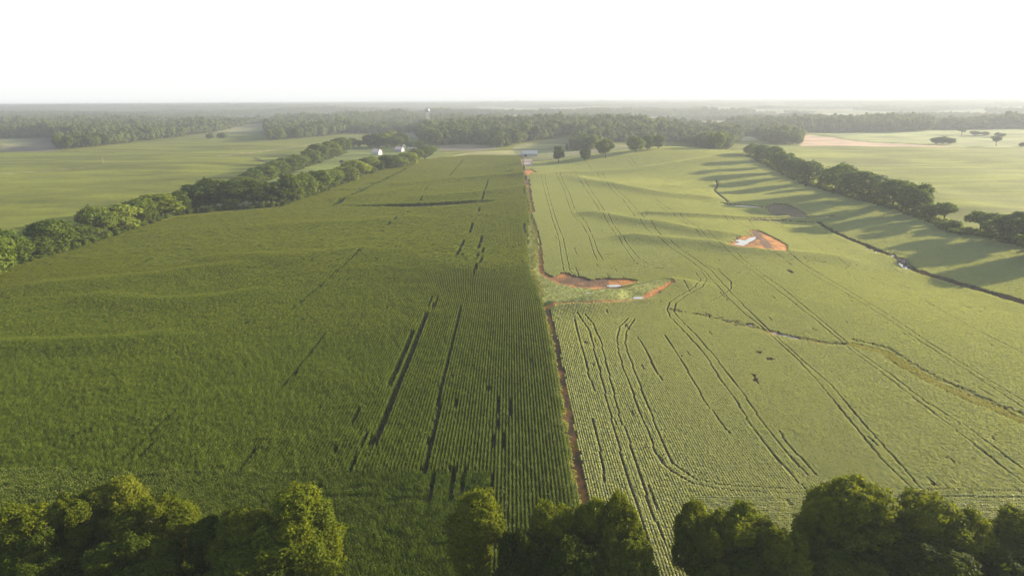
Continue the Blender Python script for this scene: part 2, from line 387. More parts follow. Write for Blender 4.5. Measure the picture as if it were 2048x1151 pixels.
# ------------------------------------------------------------------ mesh helpers
def mesh_np(name, V, F, mats, tint=None, mi=None, smooth=False):
    """V (n,3); F (m,4) quads"""
    V = np.asarray(V, np.float32); F = np.asarray(F, np.int32)
    k = F.shape[1]
    me = bpy.data.meshes.new(name)
    me.vertices.add(len(V)); me.vertices.foreach_set('co', V.ravel())
    me.loops.add(F.size); me.loops.foreach_set('vertex_index', F.ravel())
    me.polygons.add(len(F)); me.polygons.foreach_set('loop_start', np.arange(0, F.size, k, dtype=np.int32))
    for m in mats: me.materials.append(m)
    if mi is not None: me.polygons.foreach_set('material_index', np.asarray(mi, np.int32))
    me.polygons.foreach_set('use_smooth', np.full(len(F), smooth))
    if tint is not None:
        a = me.attributes.new('tint', 'FLOAT', 'FACE'); a.data.foreach_set('value', np.asarray(tint, np.float32))
    me.update(calc_edges=True)
    return me


class MB:
    """collects boxes, prisms and tubes; build() links them as one mesh object"""
    def __init__(s): s.v = []; s.f = []

    def add(s, v, f):
        b = len(s.v); s.v += [tuple(p) for p in v]; s.f += [tuple(i + b for i in q) for q in f]; return s

    def box(s, x0, x1, y0, y1, z0, z1):
        return s.add([(x0, y0, z0), (x1, y0, z0), (x1, y1, z0), (x0, y1, z0), (x0, y0, z1), (x1, y0, z1), (x1, y1, z1), (x0, y1, z1)],
                     [(3, 2, 1, 0), (4, 5, 6, 7), (0, 1, 5, 4), (1, 2, 6, 5), (2, 3, 7, 6), (3, 0, 4, 7)])

    def tube(s, pts, rad, n=8, cap=True):
        pts = [Vector(p) for p in pts]; b = []; f = []
        for i, p in enumerate(pts):
            d = (pts[min(i + 1, len(pts) - 1)] - pts[max(i - 1, 0)]).normalized()
            u = d.orthogonal().normalized(); w = d.cross(u)
            if abs(d.z) > .99: u, w = Vector((1, 0, 0)), Vector((0, 1, 0))
            for k in range(n):
                a = 2 * math.pi * k / n; b.append(p + (u * math.cos(a) + w * math.sin(a)) * rad[i])
        for i in range(len(pts) - 1):
            for k in range(n):
                k2 = (k + 1) % n; f.append((i * n + k, i * n + k2, (i + 1) * n + k2, (i + 1) * n + k))
        if cap: f += [tuple(range(n))[::-1], tuple((len(pts) - 1) * n + k for k in range(n))]
        return s.add(b, f)

    def lathe(s, prof, n=24):
        b = []; f = []
        for r, z in prof:
            for k in range(n):
                a = 2 * math.pi * k / n; b.append((r * math.cos(a), r * math.sin(a), z))
        for i in range(len(prof) - 1):
            for k in range(n):
                k2 = (k + 1) % n; f.append((i * n + k, i * n + k2, (i + 1) * n + k2, (i + 1) * n + k))
        return s.add(b, f)

    def mesh(s, name, mat, smooth=False):
        me = bpy.data.meshes.new(name); me.from_pydata(s.v, [], s.f); me.materials.append(mat)
        me.polygons.foreach_set('use_smooth', [smooth] * len(me.polygons)); me.update(); return me

    def build(s, name, mat, parent=None, smooth=False):
        return link(name, s.mesh(name, mat, smooth), parent)


def link(name, data, parent=None):
    o = bpy.data.objects.new(name, data); COL.objects.link(o)
    if parent: o.parent = parent
    return o


def tag(o, label=None, cat=None, group=None, kind=None):
    if label: o['label'] = label
    if cat: o['category'] = cat
    if group: o['group'] = group
    if kind: o['kind'] = kind
    return o


def thing(name, label, cat, loc, rz=0, group=None):
    o = link(name, None); o.location = loc; o.rotation_euler = (0, 0, rz)
    return tag(o, label, cat, group)


def unit(a): return a / (np.linalg.norm(a, axis=-1, keepdims=True) + 1e-9)


def leaf_quads(P, Nn, size, rng, aspect=.62):
    """a rhombic leaf at each point, facing about Nn"""
    n = len(P)
    r = unit(rng.normal(size=(n, 3)))
    t1 = unit(np.cross(Nn, r)); t2 = np.cross(Nn, t1)
    a = (size * rng.uniform(.7, 1.3, n))[:, None]
    V = np.stack([P + t1 * a, P + t2 * a * aspect, P - t1 * a, P - t2 * a * aspect], 1).reshape(-1, 3)
    return V, np.arange(4 * n).reshape(n, 4)


def crown(name, seed, R=5.0, H=12.0, base=.15, nl=26, lobe=(1.4, 2.3), nleaf=4000, ls=.42, top=.55, rough=.55, mat=None, ry=1.0, hollow=0.0):
    """leafy crown: lobes of leaf-sized faces round the ends of limbs"""
    rng = np.random.default_rng(seed)
    z0 = H * base; zc = z0 + (H - z0) * top
    C = []; Rr = []
    while len(C) < nl:
        d = unit(rng.normal(size=3)); k = rng.uniform(.35, .92) ** .7
        up = (H - zc) if d[2] > 0 else (zc - z0)
        lr = rng.uniform(*lobe)
        rr = max(R - lr * .8, .3)
        c = np.array([d[0] * rr * k, d[1] * rr * k * ry, zc + d[2] * max(up - lr * .75, .2) * k])
        C.append(c); Rr.append(lr)
    C = np.array(C); Rr = np.array(Rr)
    m = int(nleaf * 2.2)
    li = rng.choice(nl, m, p=Rr ** 2 / (Rr ** 2).sum())
    d = unit(rng.normal(size=(m, 3)) + np.array([0, 0, .25]))
    bump = 1 + .22 * np.sin(d[:, 0] * 5 + li) * np.sin(d[:, 1] * 6 + li * 2) + .12 * np.sin(d[:, 2] * 11 + li * 3)
    P = C[li] + d * (Rr[li] * bump * rng.uniform(.72, 1.06, m))[:, None]
    dd = np.linalg.norm(P[:, None, :] - C[None], axis=2) / Rr[None]
    dd[np.arange(m), li] = 9
    keep = (dd.min(1) > .84) & (P[:, 2] > z0 * .6)
    P, d, li = P[keep][:nleaf], d[keep][:nleaf], li[keep][:nleaf]
    Nn = unit(d + rough * rng.normal(size=d.shape))
    V, F = leaf_quads(P, Nn, ls, rng)
    lt = rng.random(nl)
    tint = np.clip(.5 * lt[li] + .5 * rng.random(len(P)), 0, 1)
    return mesh_np(name, V, F, [mat or M_LEAF], tint), C, Rr


def trunk(name, C, Rr, H, r0, seed, mat=None, base=.15):
    rng = np.random.default_rng(seed)
    mb = MB(); top = H * .62
    pts = [(0, 0, -.4), (0, 0, H * .06), (rng.normal(0, .12), rng.normal(0, .12), H * .25), (rng.normal(0, .25), rng.normal(0, .25), H * .45), (rng.normal(0, .3), rng.normal(0, .3), top)]
    mb.tube(pts, [r0 * 1.5, r0, r0 * .85, r0 * .6, r0 * .25], 8)
    idx = rng.permutation(len(C))[:9]
    for i in idx:
        c = C[i]; s = Vector(pts[2]).lerp(Vector(pts[4]), rng.uniform(0, .8)); e = Vector(c)
        mid = s.lerp(e, .5) + Vector((0, 0, .3))
        mb.tube([s, mid, e, e + (e - mid) * .5], [r0 * .42, r0 * .28, r0 * .13, r0 * .04], 5, False)
    return mb.mesh(name, mat or M_BARK, True)


def scatter(name, P, rot, scl, idx, protos, label=None, cat=None):
    """ONE object: many small plants, set out by a geometry-nodes modifier"""
    P = np.asarray(P, np.float32)
    me = bpy.data.meshes.new(name); me.vertices.add(len(P)); me.vertices.foreach_set('co', P.ravel())
    for nm, ty, d in (('rot', 'FLOAT_VECTOR', rot), ('scl', 'FLOAT_VECTOR', scl)):
        a = me.attributes.new(nm, ty, 'POINT'); a.data.foreach_set('vector', np.asarray(d, np.float32).ravel())
    a = me.attributes.new('idx', 'INT', 'POINT'); a.data.foreach_set('value', np.asarray(idx, np.int32))
    o = link(name, me); tag(o, label, cat, kind='stuff')
    col = bpy.data.collections.new(name + '_plants')
    for pm in protos:
        q = bpy.data.objects.new(pm.name, pm); col.objects.link(q)
    ng = bpy.data.node_groups.new(name, 'GeometryNodeTree')
    ng.interface.new_socket('Geometry', in_out='INPUT', socket_type='NodeSocketGeometry')
    ng.interface.new_socket('Geometry', in_out='OUTPUT', socket_type='NodeSocketGeometry')
    N, L = ng.nodes.new, ng.links.new
    gi, go = N('NodeGroupInput'), N('NodeGroupOutput')
    ci = N('GeometryNodeCollectionInfo'); ci.inputs['Collection'].default_value = col
    ci.inputs['Separate Children'].default_value = True; ci.inputs['Reset Children'].default_value = True
    ip = N('GeometryNodeInstanceOnPoints'); ip.inputs['Pick Instance'].default_value = True

    def attr(nm, ty):
        a = N('GeometryNodeInputNamedAttribute'); a.data_type = ty; a.inputs['Name'].default_value = nm
        return [s for s in a.outputs if s.enabled and s.name == 'Attribute'][0]
    L(gi.outputs[0], ip.inputs['Points']); L(ci.outputs[0], ip.inputs['Instance'])
    L(attr('rot', 'FLOAT_VECTOR'), ip.inputs['Rotation']); L(attr('scl', 'FLOAT_VECTOR'), ip.inputs['Scale']); L(attr('idx', 'INT'), ip.inputs['Instance Index'])
    L(ip.outputs[0], go.inputs[0])
    md = o.modifiers.new('plants', 'NODES'); md.node_group = ng
    return o


# ------------------------------------------------------------------ ground sheet
def axis(lims):
    out = [lims[0][0]]
    for a, b, s0, s1 in lims:
        while out[-1] < b - 1e-6:
            f = (out[-1] - a) / (b - a); out.append(min(b, out[-1] + s0 + (s1 - s0) * f))
    return np.array(out)


XS = axis([(-11000, -1200, 90, 30), (-1200, -320, 30, 3), (-320, 8, 1.6, 1.0), (8, 220, .8, 1.0), (220, 460, 1.0, 3), (460, 1200, 3, 30), (1200, 11000, 30, 90)])
YS = axis([(-500, 70, 30, 2), (70, 460, .9, .9), (460, 1100, 1.0, 2.2), (1100, 2200, 2.5, 14), (2200, 12800, 14, 130)])
X, Y = np.meshgrid(XS, YS, indexing='ij')
Z = h(X, Y)
V = np.stack([X, Y, Z], -1).reshape(-1, 3)
nx, ny = len(XS), len(YS)
I = np.arange(nx * ny).reshape(nx, ny)
F = np.stack([I[:-1, :-1], I[1:, :-1], I[1:, 1:], I[:-1, 1:]], -1).reshape(-1, 4)
print('ground', nx, ny)

# land use
FIELD, EARTH, FOREST = (.128, .138, .013), (.085, .058, .036), (.030, .040, .018)
KIND = {1: (.40, .150, .042), 2: (.155, .085, .048), 3: (.22, .232, .07), 4: (.085, .066, .044), 5: (.40, .35, .16), 6: (.36, .29, .23), 7: (.125, .098, .055)}
fx, fy = V[:, 0], V[:, 1]
colr = np.empty((len(V), 3)); colr[:] = FIELD
soft = np.ones(len(V))                                # 1 = crop canopy texture, 0 = bare
# patchwork far away
cell = vn(fx + 260 * vn(fx, fy, 700, 41), fy + 500 * vn(fx, fy, 900, 42), 620, 43) + .35 * vn(fx, fy, 240, 44)
FARWOOD = lambda x, y: (vn(x + 260 * vn(x, y, 700, 41), y + 500 * vn(x, y, 900, 42), 620, 43) + .35 * vn(x, y, 240, 44))
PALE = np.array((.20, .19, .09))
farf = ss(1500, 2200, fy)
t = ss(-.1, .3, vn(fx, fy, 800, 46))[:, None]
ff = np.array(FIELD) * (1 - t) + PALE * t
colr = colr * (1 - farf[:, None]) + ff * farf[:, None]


def paint(px, c, canopy=1.0, world=False, line=None):
    pl = np.asarray(px, float) if world else ground(px)
    if line:
        x0, y0 = pl.min(0) - 3 * line; x1, y1 = pl.max(0) + 3 * line
        k = np.where((fx > x0) & (fx < x1) & (fy > y0) & (fy < y1))[0]
        m = k[dist_line(fx[k], fy[k], pl) < line / 2 * (1 + .5 * vn(fx[k], fy[k], line, 51))]
    else:
        k = np.where((fx > pl[:, 0].min() - 5) & (fx < pl[:, 0].max() + 5) & (fy > pl[:, 1].min() - 5) & (fy < pl[:, 1].max() + 5))[0]
        m = k[in_poly(fx[k] + 3 * vn(fx[k], fy[k], 25, 52), fy[k] + 3 * vn(fx[k], fy[k], 25, 53), pl)]
    colr[m] = c; soft[m] = canopy


MEADOW = (.125, .15, .032)
paint([(1500, 296), (1600, 293), (2048, 293), (2300, 296), (2300, 600), (2048, 480), (1900, 452), (1640, 366), (1540, 320)], (.17, .178, .024))
paint([(0, 303), (0, 276), (118, 276), (114, 303)], (.19, .15, .10), .4)
paint([(0, 292), (0, 277), (70, 278), (60, 290)], (.22, .22, .09), .6)
paint([(-100, 356), (0, 348), (100, 341), (200, 332)], (.24, .20, .11), 0, line=4)
paint([(440, 312), (512, 304), (580, 295), (640, 285)], (.23, .19, .11), 0, line=7)
paint([(545, 278), (640, 268), (760, 259), (840, 255)], (.36, .31, .17), 0, line=26)
paint([(545, 276), (640, 267), (760, 258), (838, 253), (838, 258), (700, 266), (600, 273)], (.33, .28, .15), .3)
paint([(840, 262), (800, 262), (830, 276), (850, 280)], (.20, .16, .12), .2)
paint([(875, 291), (940, 288), (1000, 295), (960, 303), (880, 300)], (.21, .17, .11), .2)
paint([(870, 318), (930, 306), (1024, 300), (1040, 312), (1024, 318), (900, 332), (850, 345)], (.27, .25, .09), .4)
paint([(440, 410), (480, 372), (560, 340), (640, 305), (700, 292), (880, 296), (870, 312), (740, 352), (660, 372), (580, 412), (480, 420)], MEADOW, .5)
paint([(1025, 300), (1030, 290), (1140, 272), (1250, 290), (1330, 288), (1330, 296), (1190, 318), (1080, 333), (1045, 330)], (.17, .17, .06), .5)
paint([(1110, 310), (1190, 300), (1240, 296), (1190, 303), (1130, 308)], (.2, .16, .11), .3)
paint([(1600, 292), (1606, 271), (1625, 270), (1700, 281), (1850, 290), (1925, 295)], (.44, .30, .19), .1)
paint([(1630, 266), (2100, 258), (2200, 270), (2200, 292), (1925, 294), (1700, 280)], (.25, .26, .09), .7)
paint([(1300, 239), (1460, 243), (1450, 249), (1360, 252), (1310, 247)], (.27, .26, .14), .3)
paint([(1410, 219), (1460, 216), (1540, 222), (1530, 229), (1440, 228)], (.25, .25, .14), .3)
paint([(1640, 226), (1720, 228), (1790, 236), (1700, 238), (1640, 236)], (.25, .25, .14), .3)
paint([(940, 217), (990, 214), (1160, 222), (1150, 226), (1000, 224)], (.22, .22, .11), .3)
paint([(390, 240), (520, 235), (530, 243), (400, 245)], (.20, .18, .11), .3)
paint([(1440, 274), (1500, 272), (1520, 281), (1450, 281)], (.33, .30, .15), .3)
paint([(508, 315), (520, 321), (533, 324), (548, 326)], (.03, .03, .018), 0, line=5)
# ground under the two crops, and the marked soils
CORN_POLY = np.array([(-310, 60), (-310, 250), (-236, 292), (-222, 452), (-168, 482), (-158, 560), (-150, 760), (-118, 900), (-60, 985), (14.5, 975), (14.5, 700), (13, 490), (11.5, 400), (9.5, 340), (7.8, 302), (10, 276), (11.8, 246), (12.6, 200), (12.6, 60)])
SOY_POLY = np.array([(14.6, 60), (14.6, 200), (14.2, 246), (12, 262), (12, 340), (14.5, 420), (15.0, 850), (16, 880), (70, 900), (150, 955), (225, 985), (300, 930), (322, 860), (318, 700), (300, 520), (278, 400), (268, 330), (262, 250), (300, 60)])
m = in_poly(fx, fy, CORN_POLY) | in_poly(fx, fy, SOY_POLY)
colr[m] = EARTH; soft[m] = 0
i = ((fx - MX0) / MS).astype(int); j = ((fy - MY0) / MS).astype(int)
ok = (i >= 0) & (i < NX) & (j >= 0) & (j < NY)
sk = np.zeros(len(V), np.uint8); sk[ok] = SOIL[i[ok], j[ok]]
for k, c in KIND.items():
    q = sk == k
    if k in (1, 2):
        f = np.clip(.5 + (2.2 if k == 2 else 1.1) * vn(fx[q], fy[q], 7, 64) + .8 * vn(fx[q], fy[q], 2, 65) - (.55 if k == 2 else -.25), 0, 1)[:, None]
        colr[q] = np.array((.43, .185, .05) if k == 1 else (.34, .145, .042)) * f + np.array((.12, .070, .042)) * (1 - f); soft[q] = 0
        continue
    colr[sk == k] = c; soft[sk == k] = .6 if k in (3, 5) else 0
# bands of richer and poorer growth
outer = ~(in_poly(fx, fy, CORN_POLY) | in_poly(fx, fy, SOY_POLY))
colr[outer] *= (1 + .5 * vn(fx[outer] * .22 + fy[outer] * .05, fy[outer], 26, 66) + .35 * vn(fx[outer] * .15, fy[outer], 9, 67))[:, None]
colr *= (1 + .35 * vn(fx, fy, 60, 61) + .25 * vn(fx, fy, 18, 62) + .2 * vn(fx * .4, fy, 7, 63))[:, None]
gm = mesh_np('ground', V, F, [], smooth=True)
ca = gm.attributes.new('landuse', 'FLOAT_COLOR', 'POINT')
ca.data.foreach_set('color', np.concatenate([np.clip(colr, 0, 1), soft[:, None]], 1).astype(np.float32).ravel())
m_, nt, out = node_mat('ground_cover'); N, L = nt.nodes.new, nt.links.new
at = N('ShaderNodeAttribute'); at.attribute_name = 'landuse'
ge = N('ShaderNodeNewGeometry')
n1 = N('ShaderNodeTexNoise'); n1.inputs['Scale'].default_value = .9; n1.inputs['Detail'].default_value = 5; n1.inputs['Roughness'].default_value = .7
L(ge.outputs['Position'], n1.inputs['Vector'])
mp = N('ShaderNodeMapping'); mp.inputs['Scale'].default_value = (1.3, .12, 1); L(ge.outputs['Position'], mp.inputs['Vector'])
n2 = N('ShaderNodeTexNoise'); n2.inputs['Scale'].default_value = 1.0; n2.inputs['Detail'].default_value = 3; L(mp.outputs[0], n2.inputs['Vector'])
sm = N('ShaderNodeMath'); sm.operation = 'ADD'; L(n1.outputs['Fac'], sm.inputs[0]); L(n2.outputs['Fac'], sm.inputs[1])
mr = N('ShaderNodeMapRange'); L(sm.outputs[0], mr.inputs[0]); mr.inputs[1].default_value = .6; mr.inputs[2].default_value = 1.4; mr.inputs[3].default_value = .55; mr.inputs[4].default_value = 1.4
vm = N('ShaderNodeVectorMath'); vm.operation = 'SCALE'; L(at.outputs['Color'], vm.inputs[0]); L(mr.outputs[0], vm.inputs['Scale'])
p = N('ShaderNodeBsdfPrincipled'); L(vm.outputs[0], p.inputs['Base Color']); p.inputs['Roughness'].default_value = .9; p.inputs['Specular IOR Level'].default_value = .1
bp = N('ShaderNodeBump'); bp.inputs['Distance'].default_value = .5; L(n1.outputs['Fac'], bp.inputs['Height'])
bs = N('ShaderNodeMath'); bs.operation = 'MULTIPLY_ADD'; L(at.outputs['Alpha'], bs.inputs[0]); bs.inputs[1].default_value = .45; bs.inputs[2].default_value = .15
L(bs.outputs[0], bp.inputs['Strength']); L(bp.outputs[0], p.inputs['Normal'])
L(p.outputs[0], out.inputs[0])
gm.materials.append(m_)
tag(link('ground', gm), kind='structure')

# ------------------------------------------------------------------ standing water
mw, nt, out = node_mat('puddle_water'); N, L = nt.nodes.new, nt.links.new
p = N('ShaderNodeBsdfPrincipled'); p.inputs['Base Color'].default_value = (.30, .27, .23, 1); p.inputs['Roughness'].default_value = .06; p.inputs['Specular IOR Level'].default_value = .9
nz = N('ShaderNodeTexNoise'); nz.inputs['Scale'].default_value = 1.5; bp = N('ShaderNodeBump'); bp.inputs['Strength'].default_value = .04
L(nz.outputs['Fac'], bp.inputs['Height']); L(bp.outputs[0], p.inputs['Normal']); L(p.outputs[0], out.inputs[0])


def water(pl, z):
    c = pl.mean(0); P = []
    for a in range(len(pl)):                      # rounded, slightly ragged outline
        pm, p0, p1, p2 = pl[a - 1], pl[a], pl[(a + 1) % len(pl)], pl[(a + 2) % len(pl)]
        for q in range(6):
            t = q / 6
            w = .5 * ((2 * p0) + (p1 - pm) * t + (2 * pm - 5 * p0 + 4 * p1 - p2) * t * t + (3 * p0 - pm - 3 * p1 + p2) * t ** 3)
            P.append(w + (w - c) * .16 * float(vn(w[0] * 9, w[1] * 9, 14, a)))
    k = len(P)
    v = [(c[0], c[1], z)] + [(x, y, z) for x, y in P]
    me = bpy.data.meshes.new('water'); me.from_pydata(v, [], [(0, 1 + i, 1 + (i + 1) % k) for i in range(k)]); me.materials.append(mw)
    return tag(link('water', me), kind='structure')


for pl, z0 in POOLS: water(pl, z0 + .05)


# ------------------------------------------------------------------ the two crops
def corn_plants(pos, rng, full=True, extra_tassels=False):
    V = []; Fq = []; mi = []; ti = []
    nb = 0
    for (x, y) in pos:
        Hh = rng.uniform(2.1, 2.55); nl = 9 if full else 8
        tw = .034 if extra_tassels else (.022 if full else .045); az0 = rng.uniform(-.5, .5) + (math.pi if rng.random() < .5 else 0)
        for k in range(nl):
            z = Hh * (.28 + .6 * k / nl) + rng.normal(0, .05)
            az = az0 + (k % 2) * math.pi + rng.normal(0, .8)
            ln = rng.uniform(.32, .52) * (1 - .25 * k / nl) * (1 if full else 1.15); w = (.055 if full else .10)
            c, s = math.cos(az), math.sin(az)
            dr = rng.uniform(.05, .3)
            pts = [(0, 0, 0), (ln * .5, 0, .26), (ln, 0, .26 - dr)]
            ws = [w * .8, w, w * .25]
            for (a, _, zz), ww in zip(pts, ws):
                V += [(x + a * c - ww * s, y + a * s + ww * c, z + zz), (x + a * c + ww * s, y + a * s - ww * c, z + zz)]
            Fq += [(nb, nb + 1, nb + 3, nb + 2), (nb + 2, nb + 3, nb + 5, nb + 4)]; nb += 6
            t = rng.random(); ti += [t, t]; mi += [0, 0]
        # stalk and tassel
        for a in (0, 1):
            dx, dy = (.018, 0) if a else (0, .018)
            V += [(x - dx, y - dy, 0), (x + dx, y + dy, 0), (x + dx, y + dy, Hh), (x - dx, y - dy, Hh)]; Fq.append((nb, nb + 1, nb + 2, nb + 3)); nb += 4; ti.append(.4); mi.append(0)
        for a in range(3 if extra_tassels or not full else 1):  # more and wider pale tassels farther off stand in for sunlit corn tops
            az = rng.uniform(0, 6.28); e = rng.uniform(.05, .15) if full else rng.uniform(.1, .4)
            V += [(x - tw * .8, y, Hh - .05), (x + tw * .8, y, Hh - .05), (x + e * math.cos(az) + tw, y + e * math.sin(az), Hh + .25), (x + e * math.cos(az) - tw, y + e * math.sin(az), Hh + .25)]
            Fq.append((nb, nb + 1, nb + 2, nb + 3)); nb += 4; ti.append(rng.random()); mi.append(1)
    return V, Fq, mi, ti


def corn_mesh(name, rows, L, seed, full=True, extra_tassels=False):
    rng = np.random.default_rng(seed)
    pos = [((r - (rows - 1) / 2) * .76 + rng.normal(0, .03), -L / 2 + (k + .5) * .165 * (1 if full else 1.6) + rng.normal(0, .03)) for r in range(rows) for k in range(int(L / (.165 * (1 if full else 1.6))))]
    V, Fq, mi, ti = corn_plants(pos, rng, full, extra_tassels)
    return mesh_np(name, V, Fq, [M_CORN, M_TASSEL], ti, mi)


def soy_mesh(name, rows, L, sp, seed, n, ls, mat=None, hh=.62):
    rng = np.random.default_rng(seed); P = []; Nn = []
    for r in range(rows):
        xc = (r - (rows - 1) / 2) * sp
        k = int(n * L)
        y = rng.uniform(-L / 2, L / 2, k); a = rng.normal(0, .55, k)
        bush = 1 + .22 * np.sin(y * 2 * math.pi / .33 + rng.uniform(0, 6)) + rng.normal(0, .08, k)
        rad = sp * .40 * bush
        zz = np.cos(np.clip(a, -1.5, 1.5))
        P.append(np.stack([xc + rad * np.sin(a), y, hh * (.25 + .75 * zz) * (.8 + .25 * bush) * rng.uniform(.75, 1, k)], 1))
        Nn.append(unit(np.stack([np.sin(a), rng.normal(0, .3, k), np.cos(a)], 1) + .45 * rng.normal(size=(k, 3))))
    P = np.concatenate(P); Nn = np.concatenate(Nn)
    V, F = leaf_quads(P, Nn, ls, rng, .75)
    return mesh_np(name, V, F, [mat or M_SOY], rng.random(len(P)))


def slope(x, y):
    e = 2.0
    return (h(x + e, y) - h(x - e, y)) / (2 * e), (h(x, y + e) - h(x, y - e)) / (2 * e)


def gap_at(x, y):
    i = np.clip(((x - MX0) / MS).astype(int), 0, NX - 1); j = np.clip(((y - MY0) / MS).astype(int), 0, NY - 1)
    return GAP[i, j]


def in_view(x, y, pad=50):
    """the part of the fields the photograph could see, with a margin"""
    return (np.abs(x) < .80 * y + pad)


def lay(xs, ys, along, bend=None):
    """row pieces on a grid, rows along y (or along x)"""
    Xg, Yg = np.meshgrid(xs, ys, indexing='ij')
    Xg, Yg = Xg.ravel(), Yg.ravel()
    rz = np.zeros(len(Xg)) if along == 'y' else np.full(len(Xg), math.pi / 2)
    if bend is not None:
        dx, a = bend(Xg, Yg); Xg = Xg + dx; rz = rz - a
    return Xg, Yg, rz


def corn_bend(x, y):
    f = np.exp(np.minimum(x - 12, 0) / 45)
    g = -5.0 * np.exp(-((y - 304) / 30) ** 2)
    return f * g, np.arctan(f * g * (-2 * (y - 304) / 900))


def wob(x, y):
    g = 1.2 * vn(x * .15, y, 90, 71)
    return g, np.zeros_like(g)


def part(Px, Py, half=.42, reach=.75):
    """wheel tracks: plants stand pushed aside from the track's centre line"""
    Px, Py = Px.copy(), Py.copy(); o = np.argsort(Py); ys = Py[o]
    for t in TRACKS:
        for (ax, ay), (bx, by) in zip(t[:-1], t[1:]):
            lo, hi = np.searchsorted(ys, [min(ay, by) - reach, max(ay, by) + reach]); q = o[lo:hi]
            q = q[(Px[q] > min(ax, bx) - reach) & (Px[q] < max(ax, bx) + reach)]
            if not len(q): continue
            dx, dy = bx - ax, by - ay; L2 = dx * dx + dy * dy + 1e-9
            tt = ((Px[q] - ax) * dx + (Py[q] - ay) * dy) / L2; m = (tt >= 0) & (tt <= 1); q, tt = q[m], tt[m]
            ex, ey = Px[q] - ax - tt * dx, Py[q] - ay - tt * dy; d = np.hypot(ex, ey) + 1e-6
            m = d < reach; q, ex, ey, d = q[m], ex[m], ey[m], d[m]
            hv = half * (.78 + .7 * vn(Px[q], Py[q], 9, 95)); nd = hv + d * (reach - hv) / reach
            Px[q] += ex / d * (nd - d); Py[q] += ey / d * (nd - d)
    return Px, Py


def plant(name, layers, poly, protos, label, cat, extra=None, scale_n=(.9, 1.12), pick=None):
    Px, Py, Rz = [np.concatenate(q) for q in zip(*layers)]
    k = in_poly(Px, Py, poly) & in_view(Px, Py)
    gp = gap_at(Px, Py); k &= (gp == 0) | ((gp == 2) & (RNG.random(len(Px)) < .68)) | ((gp == 3) & (RNG.random(len(Px)) < .26))
    if extra is not None: k &= extra(Px, Py)
    if poly is SOY_POLY: Px, Py = part(Px, Py)
    Px, Py, Rz, gp = Px[k], Py[k], Rz[k], gp[k]; thin = np.where(gp == 2, .5, np.where(gp == 3, .55, 1.0))
    sx, sy = slope(Px, Py)
    n = len(Px); flip = RNG.integers(0, 2, n) * math.pi
    rot = np.stack([np.arctan(sy) * np.cos(Rz + flip) , -np.arctan(sx) * np.cos(Rz + flip), Rz + flip], 1)
    g = 1 + .16 * vn(Px, Py, 22, 81) + .14 * vn(Px, Py, 6, 82)
    sc = np.stack([thin, np.ones(n), g * RNG.uniform(*scale_n, n) * (.25 + .75 * thin)], 1)
    P = np.stack([Px, Py, h(Px, Py) - .03], 1)
    print(name, n)
    return scatter(name, P, rot, sc, RNG.integers(0, len(protos), n) if pick is None else pick(Px, Py), protos, label, cat)


CL, SL, SP = 1.0, .8, .56
NEAR = 330
HEAD = 124.5
cornN = [corn_mesh('corn_row', 1, CL, 100 + k) for k in range(6)]
cornN += [corn_mesh('tasselled_corn_row', 1, CL, 110 + k, True, True) for k in range(4)]
cornF = [corn_mesh('corn_rows', 2, 2.0, 120 + k, False) for k in range(3)]
nearer = lambda x, y: y + 110 * vn(x, y, 26, 98) + 20 * vn(x, y, 5, 99) < NEAR
head = lambda x, y: (y < HEAD + (x < -90) * 2.5) & (x < -4)
plant('corn_crop', [lay(np.arange(-300, 13, .76), np.arange(84, NEAR + 70, CL), 'y', corn_bend)], CORN_POLY, cornN,
      'tall green corn standing in straight rows across the left field', 'corn', lambda x, y: ~head(x, y) & nearer(x, y),
      pick=lambda x, y: np.where(RNG.random(len(x)) < ss(170, 330, y + 90 * vn(x, y, 50, 94)), RNG.integers(6, 10, len(x)), RNG.integers(0, 6, len(x))))
plant('corn_headland', [lay(np.arange(-140, -3.5, CL), np.arange(78, HEAD + 3, .76), 'x')], CORN_POLY, cornN,
      'strip of corn rows running crosswise beside the nearest trees', 'corn', head, pick=lambda x, y: RNG.integers(0, 6, len(x)))
plant('distant_corn_crop', [lay(np.arange(-240, 13.6, 1.52), np.arange(NEAR - 70, 985, 2.0), 'y', corn_bend)], CORN_POLY, cornF,
      'far part of the corn field running up to the farm', 'corn', lambda x, y: ~nearer(x, y))
soyN = [soy_mesh('soybean_row', 1, SL, SP, 140 + k, 52, .115) for k in range(6)]
soyF = [soy_mesh('soybean_rows', 1, 2.0, SP, 160 + k, 36, .15) for k in range(3)]
shead = lambda x, y: (y < 118.3) & (x > 34 + (118.3 - y) * .35)
WAYW = ground(WAY)
inway = lambda x, y: dist_line(x, y, WAYW) < 1.8 * (1 + .9 * vn(x, y, 5, 91))
plant('soybean_crop', [lay(np.arange(14, 300, SP), np.arange(84, NEAR + 70, SL), 'y', wob)], SOY_POLY, soyN,
      'low light green soybeans in rows across the right field', 'soybeans', lambda x, y: ~shead(x, y) & ~inway(x, y) & nearer(x, y))
plant('soybean_headland', [lay(np.arange(30, 150, SL), np.arange(80, 119, SP), 'x')], SOY_POLY, soyN,
      'strip of soybean rows running crosswise behind the nearest right hand trees', 'soybeans', shead)
plant('distant_soybean_crop', [lay(np.arange(14, 330, SP), np.arange(NEAR - 70, 990, 2.0), 'y', wob)], SOY_POLY, soyF,
      'far part of the soybean field rising to the low hill', 'soybeans', lambda x, y: ~nearer(x, y))
